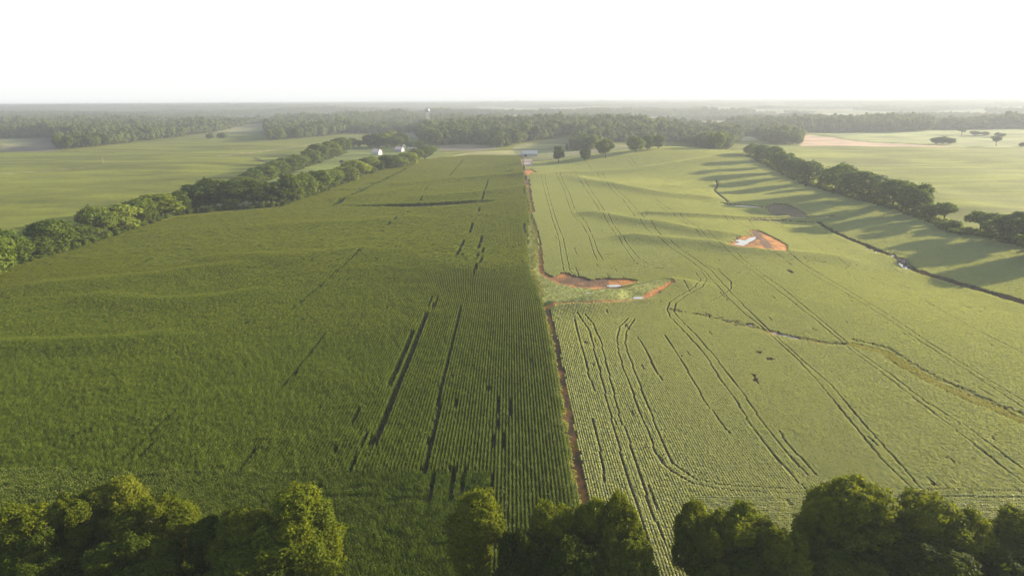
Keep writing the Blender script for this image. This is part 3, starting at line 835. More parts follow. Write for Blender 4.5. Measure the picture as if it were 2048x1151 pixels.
# yellowed plants along the wet run through the soybeans
ysoy = [soy_mesh('yellowing_plants', 1, 1.2, .7, 180 + k, 40, .12, M_YSOY, .4) for k in range(3)]
n = 2300
tt = RNG.random(n) * (len(WAYW) - 1); ii = tt.astype(int); w = WAYW[ii] + (WAYW[ii + 1] - WAYW[ii]) * (tt - ii)[:, None]
w = w + RNG.normal(0, 1.0, (n, 2)) + np.array([.2, -.6])
scatter('yellowing_crop', np.stack([w[:, 0], w[:, 1], h(w[:, 0], w[:, 1])], 1), np.stack([0 * tt, 0 * tt, RNG.uniform(0, 6, n)], 1), np.stack([RNG.uniform(.7, 1.2, n)] * 3, 1), RNG.integers(0, 3, n), ysoy,
        'yellowed plants along the wet run crossing the soybean field', 'crop')

# ------------------------------------------------------------------ weeds and rough grass
tuft = [soy_mesh('grass_tuft', 1, .9, .9, 190 + k, 70, .10, M_WEED, .5) for k in range(3)]


def strip(name, pl, n, spread, label, s=(.5, 1.3), protos=None, off=(0, 0), cat='weeds', world=True):
    pl = np.asarray(pl, float) if world else ground(pl)
    L_ = np.hypot(*np.diff(pl, axis=0).T); c = np.concatenate([[0], np.cumsum(L_)])
    t = RNG.random(n) * c[-1]
    x = np.interp(t, c, pl[:, 0]) + RNG.normal(0, spread, n) + off[0]; y = np.interp(t, c, pl[:, 1]) + RNG.normal(0, spread, n) + off[1]
    sc = RNG.uniform(*s, n)
    pr = protos or tuft
    return scatter(name, np.stack([x, y, h(x, y) - .05], 1), np.stack([0 * t, 0 * t, RNG.uniform(0, 6.28, n)], 1), np.stack([sc, sc, sc * RNG.uniform(.7, 1.5, n)], 1), RNG.integers(0, len(pr), n), pr, label, cat)


strip('weeds', [(12.3, 96), (12.4, 200), (11.4, 246)], 700, .35, 'rough weeds along the edge of the corn beside the red track', (.4, 1.3))
strip('grass', [(12.3, 262), (9.6, 300), (11.5, 340), (13.6, 420), (13.6, 640)], 2600, 1.3, 'rough grass strip between corn and soybeans', (.3, .9), cat='grass')
strip('weeds', STREAM, 900, 1.3, 'brown weeds lining the drainage ditch', (.4, 1.2), [soy_mesh('brown_weed', 1, .9, .9, 195 + k, 70, .10, M_BROWN, .5) for k in range(2)], world=False)
n = 1500
pq = ground([(1066, 556), (1084, 548), (1140, 572), (1200, 579), (1342, 557), (1348, 562), (1296, 592), (1262, 600), (1170, 603), (1100, 607), (1078, 580)])
xx = RNG.uniform(pq[:, 0].min(), pq[:, 0].max(), n * 3); yy = RNG.uniform(pq[:, 1].min(), pq[:, 1].max(), n * 3)
k = in_poly(xx, yy, pq); ix = np.clip(((xx - MX0) / MS).astype(int), 0, NX - 1); iy = np.clip(((yy - MY0) / MS).astype(int), 0, NY - 1)
k &= (SOIL[ix, iy] == 3); xx, yy = xx[k][:n], yy[k][:n]; s_ = RNG.uniform(.3, .75, len(xx))
scatter('grass', np.stack([xx, yy, h(xx, yy) - .05], 1), np.stack([0 * xx, 0 * xx, RNG.uniform(0, 6, len(xx))], 1), np.stack([s_ * 1.2, s_ * 1.2, s_ * .4], 1), RNG.integers(0, 3, len(xx)), tuft,
        'short grass on the earth dam and its basin', 'grass')

# ------------------------------------------------------------------ trees
PROTO = {}


def proto(key, **k):
    k['mat'] = M_LEAF if key.startswith('near') else M_MID
    H = k.get('H', 12.0); seed = k.pop('seed'); r0 = k.pop('r0', .28)
    me, C, Rr = crown('crown', seed, **k)
    z = np.empty(len(me.vertices) * 3, np.float32); me.vertices.foreach_get('co', z); z = z.reshape(-1, 3)
    PROTO[key] = (me, trunk('trunk', C, Rr, H, r0, seed), float(np.percentile(z[:, 2], 99.6)), float(np.percentile(np.abs(z[:, 0]), 98)) * 2)


for q in range(6):
    proto('mid%d' % q, seed=300 + q, R=5 + .3 * (q % 3), H=12, base=.06 + .04 * (q % 2), nl=24 + 3 * (q % 4), nleaf=5200, ls=.36, top=.5 + .06 * (q % 3))
for q in range(3):
    proto('oval%d' % q, seed=320 + q, R=3.6, H=13, base=.08, nl=24, lobe=(1.1, 1.9), nleaf=4200, ls=.34, top=.5)
proto('open0', seed=330, R=5.5, H=11, base=.42, nl=14, lobe=(1.0, 1.9), nleaf=2600, ls=.34, top=.6)
proto('open1', seed=331, R=5.2, H=11, base=.36, nl=13, lobe=(1.0, 1.8), nleaf=2300, ls=.34, top=.6)
proto('lone', seed=335, R=5.2, H=12, base=.20, nl=24, lobe=(1.2, 2.1), nleaf=4600, ls=.36, top=.5)
proto('bush', seed=340, R=3.0, H=4.0, base=.0, nl=12, lobe=(.8, 1.3), nleaf=1500, ls=.3, top=.45, r0=.1)
for q in range(5):
    proto('near%d' % q, seed=360 + q, R=5.6, H=16, base=.03, nl=46 + 4 * q, lobe=(.9, 2.3), nleaf=38000, ls=.18, top=.50 + .04 * (q % 3), rough=.6, r0=.34)
proto('near_narrow', seed=370, R=4.0, H=16, base=.04, nl=32, lobe=(1.2, 1.9), nleaf=24000, ls=.17, top=.55, rough=.6, r0=.3)

DARK, OLIVE, LIGHT, GREY, BLUE = (.58, .66, .62, 1), (1.04, 1.04, .75, 1), (1.55, 1.4, 1.0, 1), (1.35, 1.25, 1.6, 1), (.8, .9, 1.1, 1)  # DARK also carries painted shade, BLUE painted haze, in the leaf colour
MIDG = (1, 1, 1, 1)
TREES = []


def tree(key, x, y, H, Wd, label, group=None, tint=MIDG, name='broadleaf_tree', rz=None, cat='tree'):
    me, tr, ph, pw = PROTO[key]
    s = Wd / pw
    o = thing(name, label, cat, (x, y, float(h(x, y)) - .1), random.uniform(0, 6.28) if rz is None else rz, group)
    o.scale = (s, s, H / ph)
    a = link('trunk', tr, o); b = link('crown', me, o)
    j = random.uniform(.88, 1.12)
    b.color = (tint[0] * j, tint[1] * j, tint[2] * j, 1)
    TREES.append((x, y))
    return o


def place(u, vt, vb, w):
    """ground point, height and crown width from a base point and a top in the photograph"""
    (x, y), = ground([(u, vb)])
    d = ray([(u, vt)])[0]
    t = y / d[1]
    H = CAMH + d[2] * t - float(h(x, y))
    fwd = y * math.cos(R_(PITCH)) + CAMH * math.sin(R_(PITCH))
    return x, y, max(H, 1.2), w * fwd / FPX


ORD = ['first', 'second', 'third', 'fourth', 'fifth', 'sixth', 'seventh', 'eighth', 'ninth', 'tenth', 'eleventh', 'twelfth', 'thirteenth', 'fourteenth', 'fifteenth', 'sixteenth', 'seventeenth', 'eighteenth', 'nineteenth', 'twentieth']
PROK = ['mid0', 'mid3', 'oval0', 'mid1', 'mid4', 'mid2', 'oval1', 'mid5', 'oval2']
TONE = {OLIVE: 'olive', DARK: 'dark green', LIGHT: 'yellow green', GREY: 'grey green', MIDG: 'mid green', BLUE: 'hazy grey'}


def row(spec, where, group, prk=None):
    for i, (u, vt, vb, w, tone) in enumerate(spec):
        x, y, H, Wd = place(u, vt, vb, w)
        key = (prk or PROK)[i % len(prk or PROK)]; H *= random.uniform(.97, 1.10)
        shape = 'narrow' if key.startswith('oval') else 'spreading'
        tree(key, x, y, H, Wd, f'{shape} {TONE[tone]} tree, {ORD[i]} from near end of {where}', group, tone)


row([(-40, 470, 570, 130, MIDG), (18, 458, 534, 92, OLIVE), (72, 475, 517, 66, MIDG), (112, 441, 502, 84, OLIVE), (160, 452, 488, 66, MIDG), (200, 413, 474, 66, GREY), (240, 411, 464, 74, GREY), (284, 395, 448, 66, OLIVE),
     (325, 387, 437, 78, LIGHT), (362, 385, 427, 48, OLIVE)], 'left hedgerow', 'trees of the left hedgerow')
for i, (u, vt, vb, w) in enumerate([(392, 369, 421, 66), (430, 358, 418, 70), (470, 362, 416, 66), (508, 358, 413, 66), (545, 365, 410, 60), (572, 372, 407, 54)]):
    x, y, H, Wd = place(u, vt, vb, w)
    tree(PROK[(i + 4) % 9], x, y, H, Wd, f'dark shaded tree, {ORD[i]} rightward where the left hedgerow steps sideways', 'trees of the left hedgerow', DARK)  # DARK tint paints the unlit face of this step into the leaves
row([(585, 352, 405, 52, OLIVE), (610, 347, 395, 52, MIDG), (637, 343, 387, 54, OLIVE), (664, 338, 376, 52, OLIVE), (690, 333, 366, 54, LIGHT), (712, 322, 357, 56, LIGHT), (732, 318, 350, 46, OLIVE)],
    'hedgerow reaching to the farm', 'trees of the hedgerow towards the farm')
row([(746, 314, 345, 28, LIGHT), (760, 322, 345, 24, DARK), (778, 311, 341, 46, DARK), (800, 314, 338, 42, MIDG), (815, 305, 334, 44, LIGHT), (834, 297, 324, 32, OLIVE), (850, 291, 318, 34, OLIVE), (862, 292, 310, 28, MIDG)],
    'trees fronting the farmhouses', 'trees in front of the farmhouses')
row([(482, 355, 378, 44, OLIVE), (505, 340, 372, 50, MIDG), (530, 333, 366, 50, OLIVE), (555, 322, 352, 50, OLIVE), (575, 314, 345, 44, MIDG), (598, 310, 338, 46, OLIVE), (622, 298, 330, 38, OLIVE), (640, 288, 324, 40, MIDG), (658, 285, 316, 46, LIGHT), (682, 277, 306, 42, OLIVE)],
    'second hedgerow beyond pasture', 'trees of the second hedgerow')
for (u, vt, vb, w, tone, key, lab) in [
    (705, 276, 296, 20, DARK, 'mid1', 'small dark tree just past the far end of the second hedgerow'), (720, 280, 294, 18, DARK, 'mid2', 'small round dark tree beside a pole left of the farm wood'),
    (740, 269, 296, 34, DARK, 'mid3', 'broad dark tree at the left edge of the farm wood'), (757, 266, 296, 36, DARK, 'mid4', 'tall dark tree behind the pink roofed farmhouse'), (773, 266, 294, 26, LIGHT, 'oval0', 'yellow green tree standing out among the dark farm trees'),
    (783, 261, 288, 26, LIGHT, 'mid0', 'yellow topped tree at the back of the farm wood'), (790, 272, 296, 32, MIDG, 'mid5', 'mid green tree behind the grey walled farmhouse'), (803, 266, 292, 30, BLUE, 'mid1', 'grey hazy tree behind the silo'),
    (823, 283, 296, 28, BLUE, 'mid2', 'low hazy tree behind the white trailers'), (842, 282, 298, 24, DARK, 'oval1', 'dark narrow tree right of the white trailers'), (648, 312, 318, 10, DARK, 'bush', 'small dark shrub at the foot of the second hedgerow'), (683, 320, 325, 7, DARK, 'bush', 'lone dark shrub in the pasture'),
    (1117, 292, 325, 20, DARK, 'oval2', 'narrow dark tree standing alone right of the barn'), (1170, 297, 322, 21, BLUE, 'mid0', 'small round tree standing alone at the foot of the hill'), (1211, 278, 316, 37, OLIVE, 'lone', 'big round tree with sunlit top standing alone at the foot of the hill'),
    (1272, 273, 305, 32, OLIVE, 'mid3', 'left and darkest of three trees on the hill brow'), (1295, 270, 300, 24, BLUE, 'mid4', 'middle tree of three on the hill brow'), (1317, 269, 298, 20, MIDG, 'oval1', 'right and narrowest of three trees on the hill brow'), (1134, 287, 302, 6, DARK, 'oval0', 'thin dark tree standing before the wood above the barn'),
    (420, 266, 277, 14, BLUE, 'bush', 'grey bush at the edge of the left wood'), (445, 265, 276, 18, BLUE, 'bush', 'pale grey bush on the far left field'), (300, 273, 280, 14, BLUE, 'bush', 'low bush on the boundary of the far left field'),
]:
    x, y, H, Wd = place(u, vt, vb, w)
    tree(key, x, y, H, Wd, lab, None, tone, name='shrub' if key == 'bush' else 'broadleaf_tree', cat='shrub' if key == 'bush' else 'tree')
# right-hand hedgerow, from the near end
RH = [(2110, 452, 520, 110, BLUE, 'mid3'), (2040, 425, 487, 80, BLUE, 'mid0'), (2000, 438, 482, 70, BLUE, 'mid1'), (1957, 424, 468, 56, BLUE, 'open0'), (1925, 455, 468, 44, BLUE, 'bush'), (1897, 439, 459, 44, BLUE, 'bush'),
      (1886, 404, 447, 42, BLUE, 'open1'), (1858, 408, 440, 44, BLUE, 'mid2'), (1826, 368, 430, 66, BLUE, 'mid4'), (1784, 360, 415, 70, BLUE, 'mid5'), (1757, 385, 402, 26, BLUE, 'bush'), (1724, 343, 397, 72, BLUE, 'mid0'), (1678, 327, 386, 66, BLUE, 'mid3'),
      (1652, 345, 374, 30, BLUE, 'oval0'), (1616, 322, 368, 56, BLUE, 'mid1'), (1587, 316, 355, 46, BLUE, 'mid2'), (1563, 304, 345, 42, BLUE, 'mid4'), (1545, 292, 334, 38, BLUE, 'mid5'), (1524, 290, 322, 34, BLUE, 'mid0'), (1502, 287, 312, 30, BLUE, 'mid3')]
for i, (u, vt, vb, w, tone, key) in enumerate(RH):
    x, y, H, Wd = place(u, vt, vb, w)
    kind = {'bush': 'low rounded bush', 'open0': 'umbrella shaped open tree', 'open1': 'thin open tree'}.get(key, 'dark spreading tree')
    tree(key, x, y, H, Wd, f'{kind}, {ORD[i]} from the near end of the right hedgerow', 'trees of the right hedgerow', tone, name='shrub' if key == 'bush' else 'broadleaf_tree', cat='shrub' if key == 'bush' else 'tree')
for i in (0, 1, 3, 5, 6, 8):      # the same hedgerow going on past the picture edge: its shadows fall into view
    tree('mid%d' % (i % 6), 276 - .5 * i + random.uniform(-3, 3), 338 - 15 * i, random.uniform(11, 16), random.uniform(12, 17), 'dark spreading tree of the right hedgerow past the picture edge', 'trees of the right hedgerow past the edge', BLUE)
# single trees in the far right fields
for (u, vt, vb, w, key, lab) in [
    (1872, 275, 288, 22, 'mid0', 'left tree of the clump in the pale field'), (1884, 273, 288, 24, 'mid2', 'middle tree of the clump in the pale field'), (1898, 276, 288, 22, 'mid4', 'right tree of the clump in the pale field'),
    (1992, 272, 292, 17, 'open0', 'lone open tree on the dark ditch of the pale field'), (2000, 265, 273, 18, 'bush', 'bush behind the lone open tree in the pale field'), (1923, 254, 270, 18, 'open1', 'faint fan shaped tree at the back of the pale field'),
    (1950, 262, 271, 18, 'mid1', 'left tree of the faint far clump in the pale field'), (1968, 263, 271, 16, 'mid3', 'right tree of the faint far clump in the pale field'), (2046, 284, 293, 14, 'bush', 'bush on the dark ditch at the pale field edge')]:
    x, y, H, Wd = place(u, vt, vb, w)
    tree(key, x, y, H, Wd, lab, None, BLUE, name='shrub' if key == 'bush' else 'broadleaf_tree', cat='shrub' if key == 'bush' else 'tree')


# the nearest trees: their tops reach into the bottom of the picture
def near(u, vt, yb, w, key, label, tone=MIDG, rz=None):
    d = ray([(u, vt)])[0]; t = yb / d[1]
    x = d[0] * t; H = CAMH + d[2] * t - float(h(x, yb))
    fwd = yb * math.cos(R_(PITCH)) + (CAMH - H * .7) * math.sin(R_(PITCH))
    return tree(key, x, yb, H, w * fwd / FPX, label, 'nearest trees', tone, rz=rz)


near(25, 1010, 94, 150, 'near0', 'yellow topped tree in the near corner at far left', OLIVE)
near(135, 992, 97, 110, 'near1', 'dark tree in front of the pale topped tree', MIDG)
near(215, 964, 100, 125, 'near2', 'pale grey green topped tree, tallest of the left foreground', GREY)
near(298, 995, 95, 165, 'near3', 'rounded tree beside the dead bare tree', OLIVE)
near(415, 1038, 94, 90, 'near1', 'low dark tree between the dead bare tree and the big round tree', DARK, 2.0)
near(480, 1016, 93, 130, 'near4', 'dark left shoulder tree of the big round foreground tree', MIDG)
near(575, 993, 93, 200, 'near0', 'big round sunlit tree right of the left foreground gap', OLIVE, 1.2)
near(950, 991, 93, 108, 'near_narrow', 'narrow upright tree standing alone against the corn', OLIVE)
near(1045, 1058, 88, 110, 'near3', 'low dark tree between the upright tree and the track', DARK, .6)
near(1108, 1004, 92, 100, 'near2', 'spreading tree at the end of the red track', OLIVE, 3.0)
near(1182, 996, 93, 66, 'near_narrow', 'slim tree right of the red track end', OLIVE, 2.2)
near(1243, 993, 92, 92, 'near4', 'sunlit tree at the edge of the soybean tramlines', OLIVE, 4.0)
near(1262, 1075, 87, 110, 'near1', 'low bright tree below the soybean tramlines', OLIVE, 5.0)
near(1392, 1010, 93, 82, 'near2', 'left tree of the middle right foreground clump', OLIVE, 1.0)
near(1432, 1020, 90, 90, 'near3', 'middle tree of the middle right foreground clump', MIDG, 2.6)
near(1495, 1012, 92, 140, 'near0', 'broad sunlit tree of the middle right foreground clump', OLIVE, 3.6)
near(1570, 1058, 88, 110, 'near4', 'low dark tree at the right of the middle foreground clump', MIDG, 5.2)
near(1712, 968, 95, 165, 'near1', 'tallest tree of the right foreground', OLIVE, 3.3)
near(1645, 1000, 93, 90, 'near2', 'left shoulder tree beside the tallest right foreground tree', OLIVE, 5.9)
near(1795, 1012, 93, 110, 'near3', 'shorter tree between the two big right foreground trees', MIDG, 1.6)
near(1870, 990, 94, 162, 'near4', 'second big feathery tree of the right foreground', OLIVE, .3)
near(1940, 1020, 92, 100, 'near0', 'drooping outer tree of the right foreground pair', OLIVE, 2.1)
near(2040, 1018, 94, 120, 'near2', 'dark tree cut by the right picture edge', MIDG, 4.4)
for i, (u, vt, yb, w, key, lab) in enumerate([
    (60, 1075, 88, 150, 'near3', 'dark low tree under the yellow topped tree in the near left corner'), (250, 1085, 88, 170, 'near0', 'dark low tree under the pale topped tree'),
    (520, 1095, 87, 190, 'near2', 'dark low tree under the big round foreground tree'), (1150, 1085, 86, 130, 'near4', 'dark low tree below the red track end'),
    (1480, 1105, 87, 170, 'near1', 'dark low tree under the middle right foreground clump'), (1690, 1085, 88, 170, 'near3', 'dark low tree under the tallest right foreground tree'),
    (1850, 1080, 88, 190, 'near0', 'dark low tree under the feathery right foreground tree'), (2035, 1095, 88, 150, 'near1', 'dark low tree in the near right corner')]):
    near(u, vt, yb, w, key, lab, DARK)  # DARK tint puts the deep shade below the crowns into leaf colour
# bare dead tree
x, y, H, Wd = place(372, 1018, 1100, 30)
dt = thing('dead_tree', 'bare dead tree with pale twigs beside the rounded foreground tree', 'tree', (x - 1.5, 97, float(h(x, 97)) - .1))
rng = np.random.default_rng(9); mb = MB(); mb.tube([(0, 0, -.3), (.1, 0, 4), (0, .2, 8), (.2, .1, 11)], [.17, .13, .08, .03], 6)
mb.build('trunk', M_DEAD, dt)
mb = MB()
for q in range(26):
    z = rng.uniform(5, 10.5); a = rng.uniform(0, 6.28); l = rng.uniform(1.0, 2.4)
    e = (l * .6 * math.cos(a), l * .6 * math.sin(a), z + l * .7); e2 = (l * .8 * math.cos(a + .3), l * .8 * math.sin(a + .3), z + l * 1.3)
    mb.tube([(0.05, .1, z), e, e2], [.045, .03, .012], 4, False)
mb.build('branches', M_DEAD, dt)

# hedge bottoms
me_b = [PROTO['bush'][0]]
bl = []
for q in range(3):
    m2, _, _ = crown('hedge_bush', 345 + q, R=1.5, H=2.2, base=0, nl=9, lobe=(.5, .9), nleaf=420, ls=.26, top=.4, mat=M_MID); bl.append(m2)
strip('undergrowth', [(-40, 562), (0, 552), (60, 527), (115, 506), (170, 492), (240, 466), (320, 438), (365, 428), (400, 424), (575, 411), (600, 403), (640, 388), (690, 368), (740, 350)], 900, 1.6,
      'low scrub along the foot of the left hedgerow', (.5, 1.4), bl, cat='scrub', world=False)
strip('undergrowth', [(470, 382), (520, 368), (560, 352), (620, 331), (690, 306)], 260, 2.0, 'low scrub along the foot of the second hedgerow', (.6, 1.6), bl, cat='scrub', world=False)
strip('undergrowth', [(1500, 313), (1545, 335), (1616, 370), (1680, 388), (1784, 417), (1858, 442), (1900, 461), (1960, 472), (2040, 489), (2150, 530)], 700, 2.0, 'dark scrub along the foot of the right hedgerow', (.7, 1.7), bl, cat='scrub', world=False)
strip('undergrowth', [(-85, 90), (-20, 88), (15, 86), (90, 90)], 420, 2.5, 'dark scrub under the nearest trees', (.6, 1.6), bl, cat='scrub')

# ------------------------------------------------------------------ woods
low = []
for q in range(5):
    m2, _, _ = crown('wood_tree', 400 + q, R=5.2, H=13, base=.05, nl=15, lobe=(1.5, 2.6), nleaf=620, ls=.85, top=.55, rough=.38, mat=M_FARLEAF); low.append(m2)
clump = []
for q in range(3):
    rng = np.random.default_rng(450 + q); Vs, Fs, ts = [], [], []; nb = 0
    for k in range(14):
        m2, _, _ = crown('tmp', 460 + q * 20 + k, R=6, H=14, base=.2, nl=8, lobe=(2.2, 3.4), nleaf=70, ls=2.0, top=.6, mat=M_FARLEAF)
        v = np.empty(len(m2.vertices) * 3, np.float32); m2.vertices.foreach_get('co', v); v = v.reshape(-1, 3) * rng.uniform(.8, 1.3)
        v[:, :2] += rng.uniform(-22, 22, 2); Vs.append(v); Fs.append(np.arange(len(v)).reshape(-1, 4) + nb); nb += len(v); ts.append(np.clip(rng.random() * .6 + rng.random(len(v) // 4) * .4, 0, 1))
        bpy.data.meshes.remove(m2)
    clump.append(mesh_np('wood_clump', np.concatenate(Vs), np.concatenate(Fs), [M_FARLEAF], np.concatenate(ts)))

WOODS = [   # footprints, as seen on the ground
    ('left wood', [(-160, 277), (0, 277), (112, 277), (116, 300), (200, 293), (275, 284), (350, 276), (430, 265), (470, 256), (520, 246), (380, 236), (0, 232), (-160, 232)]),
    ('wood beyond the far fields', [(540, 281), (600, 277), (690, 267), (760, 257), (835, 252), (840, 238), (700, 234), (560, 240), (530, 262)]),
    ('central wood', [(838, 281), (870, 291), (940, 288), (1000, 297), (1035, 290), (1140, 270), (1160, 276), (1138, 302), (1190, 300), (1200, 290), (1260, 284), (1340, 285), (1380, 288), (1440, 302), (1462, 293), (1480, 283), (1450, 262), (1340, 252), (1200, 246), (1040, 244), (900, 244), (845, 250)]),
    ('right wood', [(1440, 273), (1500, 271), (1536, 287), (1602, 290), (1604, 276), (1560, 266), (1660, 265), (1860, 262), (1870, 252), (1700, 250), (1480, 250), (1440, 262)]),
    ('far right wood', [(1880, 260), (2120, 258), (2120, 246), (1900, 250)]),
]
front = []; wp = []
for nm, px in WOODS:
    pl = ground(px)
    a0, a1 = pl.min(0), pl.max(0)
    sp = 10.5
    gx, gy = np.meshgrid(np.arange(a0[0], a1[0], sp), np.arange(a0[1], a1[1], sp * 1.25), indexing='ij')
    gx = gx.ravel() + RNG.uniform(-5, 5, gx.size); gy = gy.ravel() + RNG.uniform(-6, 6, gx.size)
    k = in_poly(gx, gy, pl) & (np.abs(gx) < .85 * gy); gx, gy = gx[k], gy[k]
    for x, y in zip(gx, gy): wp.append((x, y, nm))
    print(nm, len(gx), a0.round(), a1.round())
wp.sort(key=lambda q: q[1])
WLAB = {'left wood': 'hazy tree on the near edge of the wood beyond the left field', 'wood beyond the far fields': 'hazy tree on the near edge of the wood beyond the farm fields',
        'central wood': 'tree on the near edge of the central wood behind the barn and hill', 'right wood': 'grey hazy tree on the near edge of the wood beside the tan field', 'far right wood': 'faint grey tree of the far wood at the right edge'}
quota = {'left wood': 50, 'wood beyond the far fields': 22, 'central wood': 70, 'right wood': 26, 'far right wood': 0}
rest = []
for (x, y, nm) in wp:
    if quota[nm] > 0:
        quota[nm] -= 1
        tree(random.choice(['mid0', 'mid1', 'mid2', 'mid3', 'mid4', 'mid5', 'oval0', 'oval1']), x, y, random.uniform(14, 24), random.uniform(11, 18), WLAB[nm], 'trees on the edge of the ' + nm, random.choice([BLUE, MIDG, OLIVE, DARK, MIDG]))
    else:
        rest.append((x, y))
rest = np.array(rest)


def wood(name, P, protos, smin, smax, label):
    n = len(P); s = RNG.uniform(smin, smax, n) * (1 + .55 * vn(P[:, 0], P[:, 1], 90, 96) + .4 * vn(P[:, 0], P[:, 1], 300, 97))
    print(name, n)
    return scatter(name, np.stack([P[:, 0], P[:, 1], h(P[:, 0], P[:, 1]) - .3], 1), np.stack([np.zeros(n), np.zeros(n), RNG.uniform(0, 6.28, n)], 1),
                   np.stack([s, s, s * RNG.uniform(.8, 1.3, n)], 1), RNG.integers(0, len(protos), n), protos, label, 'wood')


wood('woodland', rest, low, 1.0, 1.95, 'closed wood of broadleaf trees behind the fields')
# scattered woods to 3.6 km, then unbroken ones to the horizon
sp = 12
pts = []
for y in np.arange(1750, 3600, sp):
    x = np.arange(-.84 * y, .84 * y, sp) + RNG.uniform(-4, 4); pts.append(np.stack([x + RNG.uniform(-4, 4, len(x)), np.full(len(x), y) + RNG.uniform(-5, 5, len(x))], 1))
pts = np.concatenate(pts)
OPEN = [ground(q) for q in ([(1290, 236), (1480, 241), (1470, 251), (1350, 256), (1300, 250)], [(1400, 217), (1460, 214), (1550, 221), (1540, 230), (1430, 229)], [(1630, 224), (1720, 226), (1800, 236), (1700, 240), (1630, 238)],
                              [(930, 216), (990, 212), (1170, 221), (1160, 228), (1000, 226)], [(385, 240), (525, 233), (535, 244), (400, 247)], [(1600, 293), (1604, 266), (2150, 255), (2200, 293)], [(1880, 222), (2060, 214), (2060, 224), (1900, 230)])]


def wooded(P, bias=0.0):
    x, y = P[:, 0], P[:, 1]
    f = FARWOOD(x, y) + bias + .16 * ss(0.1, -.5, x / y) - .10 * ss(.15, .6, x / y)
    k = f > -.04
    for q in OPEN: k &= ~in_poly(x, y, q)
    return k


k = wooded(pts)
for nm, px in WOODS: k &= ~in_poly(pts[:, 0], pts[:, 1], ground(px))
wood('distant_woodland', pts[k], low, .9, 1.4, 'hazy woods patched between far fields')
pts = []; y = 3600.0
while y < 12700:
    s_ = 34 + (y - 3600) * .004; x = np.arange(-.84 * y, .84 * y, s_); pts.append(np.stack([x + RNG.uniform(-12, 12, len(x)), np.full(len(x), y) + RNG.uniform(-12, 12, len(x))], 1)); y += s_ * 1.1
pts = np.concatenate(pts); k = wooded(pts, .06 + .25 * ss(5000, 9000, pts[:, 1]))
wood('horizon_woodland', pts[k], clump, .9, 1.4, 'unbroken pale woods out to the horizon')

# ------------------------------------------------------------------ farm buildings, tower, poles
M_WHITE = noise_mat('white_paint', (.48, .46, .43), (.58, .56, .53), 2, .6)
M_PINK = noise_mat('pink_roof', (.62, .42, .38), (.72, .52, .47), 3, .7)
M_GREYR = noise_mat('metal_roof', (.46, .42, .36), (.56, .52, .46), 1.5, .6, .2)
M_WOODW = noise_mat('weathered_boards', (.30, .27, .25), (.46, .43, .40), 4, .85)
M_GLASS = noise_mat('window_glass', (.02, .025, .03), (.04, .045, .05), 2, .1, .6)
M_DARKD = noise_mat('dark_opening', (.02, .018, .016), (.04, .035, .03), 2, .9)
M_GREYW = noise_mat('grey_siding', (.30, .30, .31), (.4, .4, .41), 3, .7)
M_STEEL = noise_mat('tower_paint', (.34, .37, .40), (.42, .45, .48), .6, .45, .4)
M_POLE = noise_mat('pole_wood', (.30, .26, .22), (.42, .38, .33), 5, .9)


def at(u, v):
    (x, y), = ground([(u, v)]); return x, y, float(h(x, y)) - .05


def house(u, v, rz, w, l, hw, hr, wall, roof, label, name='farmhouse'):
    o = thing(name, label, 'house', at(u, v), rz)
    mb = MB(); mb.box(-l / 2, l / 2, -w / 2, w / 2, -.5, hw)
    for s in (-1, 1):
        x = s * l / 2; mb.add([(x, -w / 2, hw), (x, w / 2, hw), (x, 0, hw + hr)], [(0, 1, 2)])
    mb.build('wall', wall, o)
    rf = MB(); e = .45; t = .18; k = hr / (w / 2)
    for s in (-1, 1):
        a = [(-l / 2 - e, s * (w / 2 + e), hw - k * e + .03), (l / 2 + e, s * (w / 2 + e), hw - k * e + .03), (l / 2 + e, 0, hw + hr + .03), (-l / 2 - e, 0, hw + hr + .03)]
        b = [(x, y, z + t) for x, y, z in a]
        rf.add(a + b, [(3, 2, 1, 0), (4, 5, 6, 7), (0, 1, 5, 4), (1, 2, 6, 5), (2, 3, 7, 6), (3, 0, 4, 7)])
    r = rf.build('roof', roof, o)
    MB().box(-l * .25 - .4, -l * .25 + .4, -.4, .4, hw + hr - .8, hw + hr + 1.0).build('chimney', M_WOODW, r)
    for s in (-1, 1):
        for x in (-l * .32, 0, l * .32):
            if s == -1 and x == 0: continue
            y0 = s * w / 2
            f = MB().box(x - .6, x + .6, min(y0, y0 + s * .06), max(y0, y0 + s * .06), 1.0, 2.4).build('window', M_WHITE, o)
            y1 = y0 + s * .06
            MB().box(x - .5, x + .5, min(y1, y1 + s * .02), max(y1, y1 + s * .02), 1.1, 2.3).build('pane', M_GLASS, f)
    for y in (-w * .22, w * .22):
        f = MB().box(l / 2, l / 2 + .06, y - .6, y + .6, 1.0, 2.4).build('window', M_WHITE, o)
        MB().box(l / 2 + .06, l / 2 + .08, y - .5, y + .5, 1.1, 2.3).build('pane', M_GLASS, f)
    MB().box(-.5, .5, -w / 2 - .07, -w / 2, 0, 2.1).build('door', M_DARKD, o)
    return o


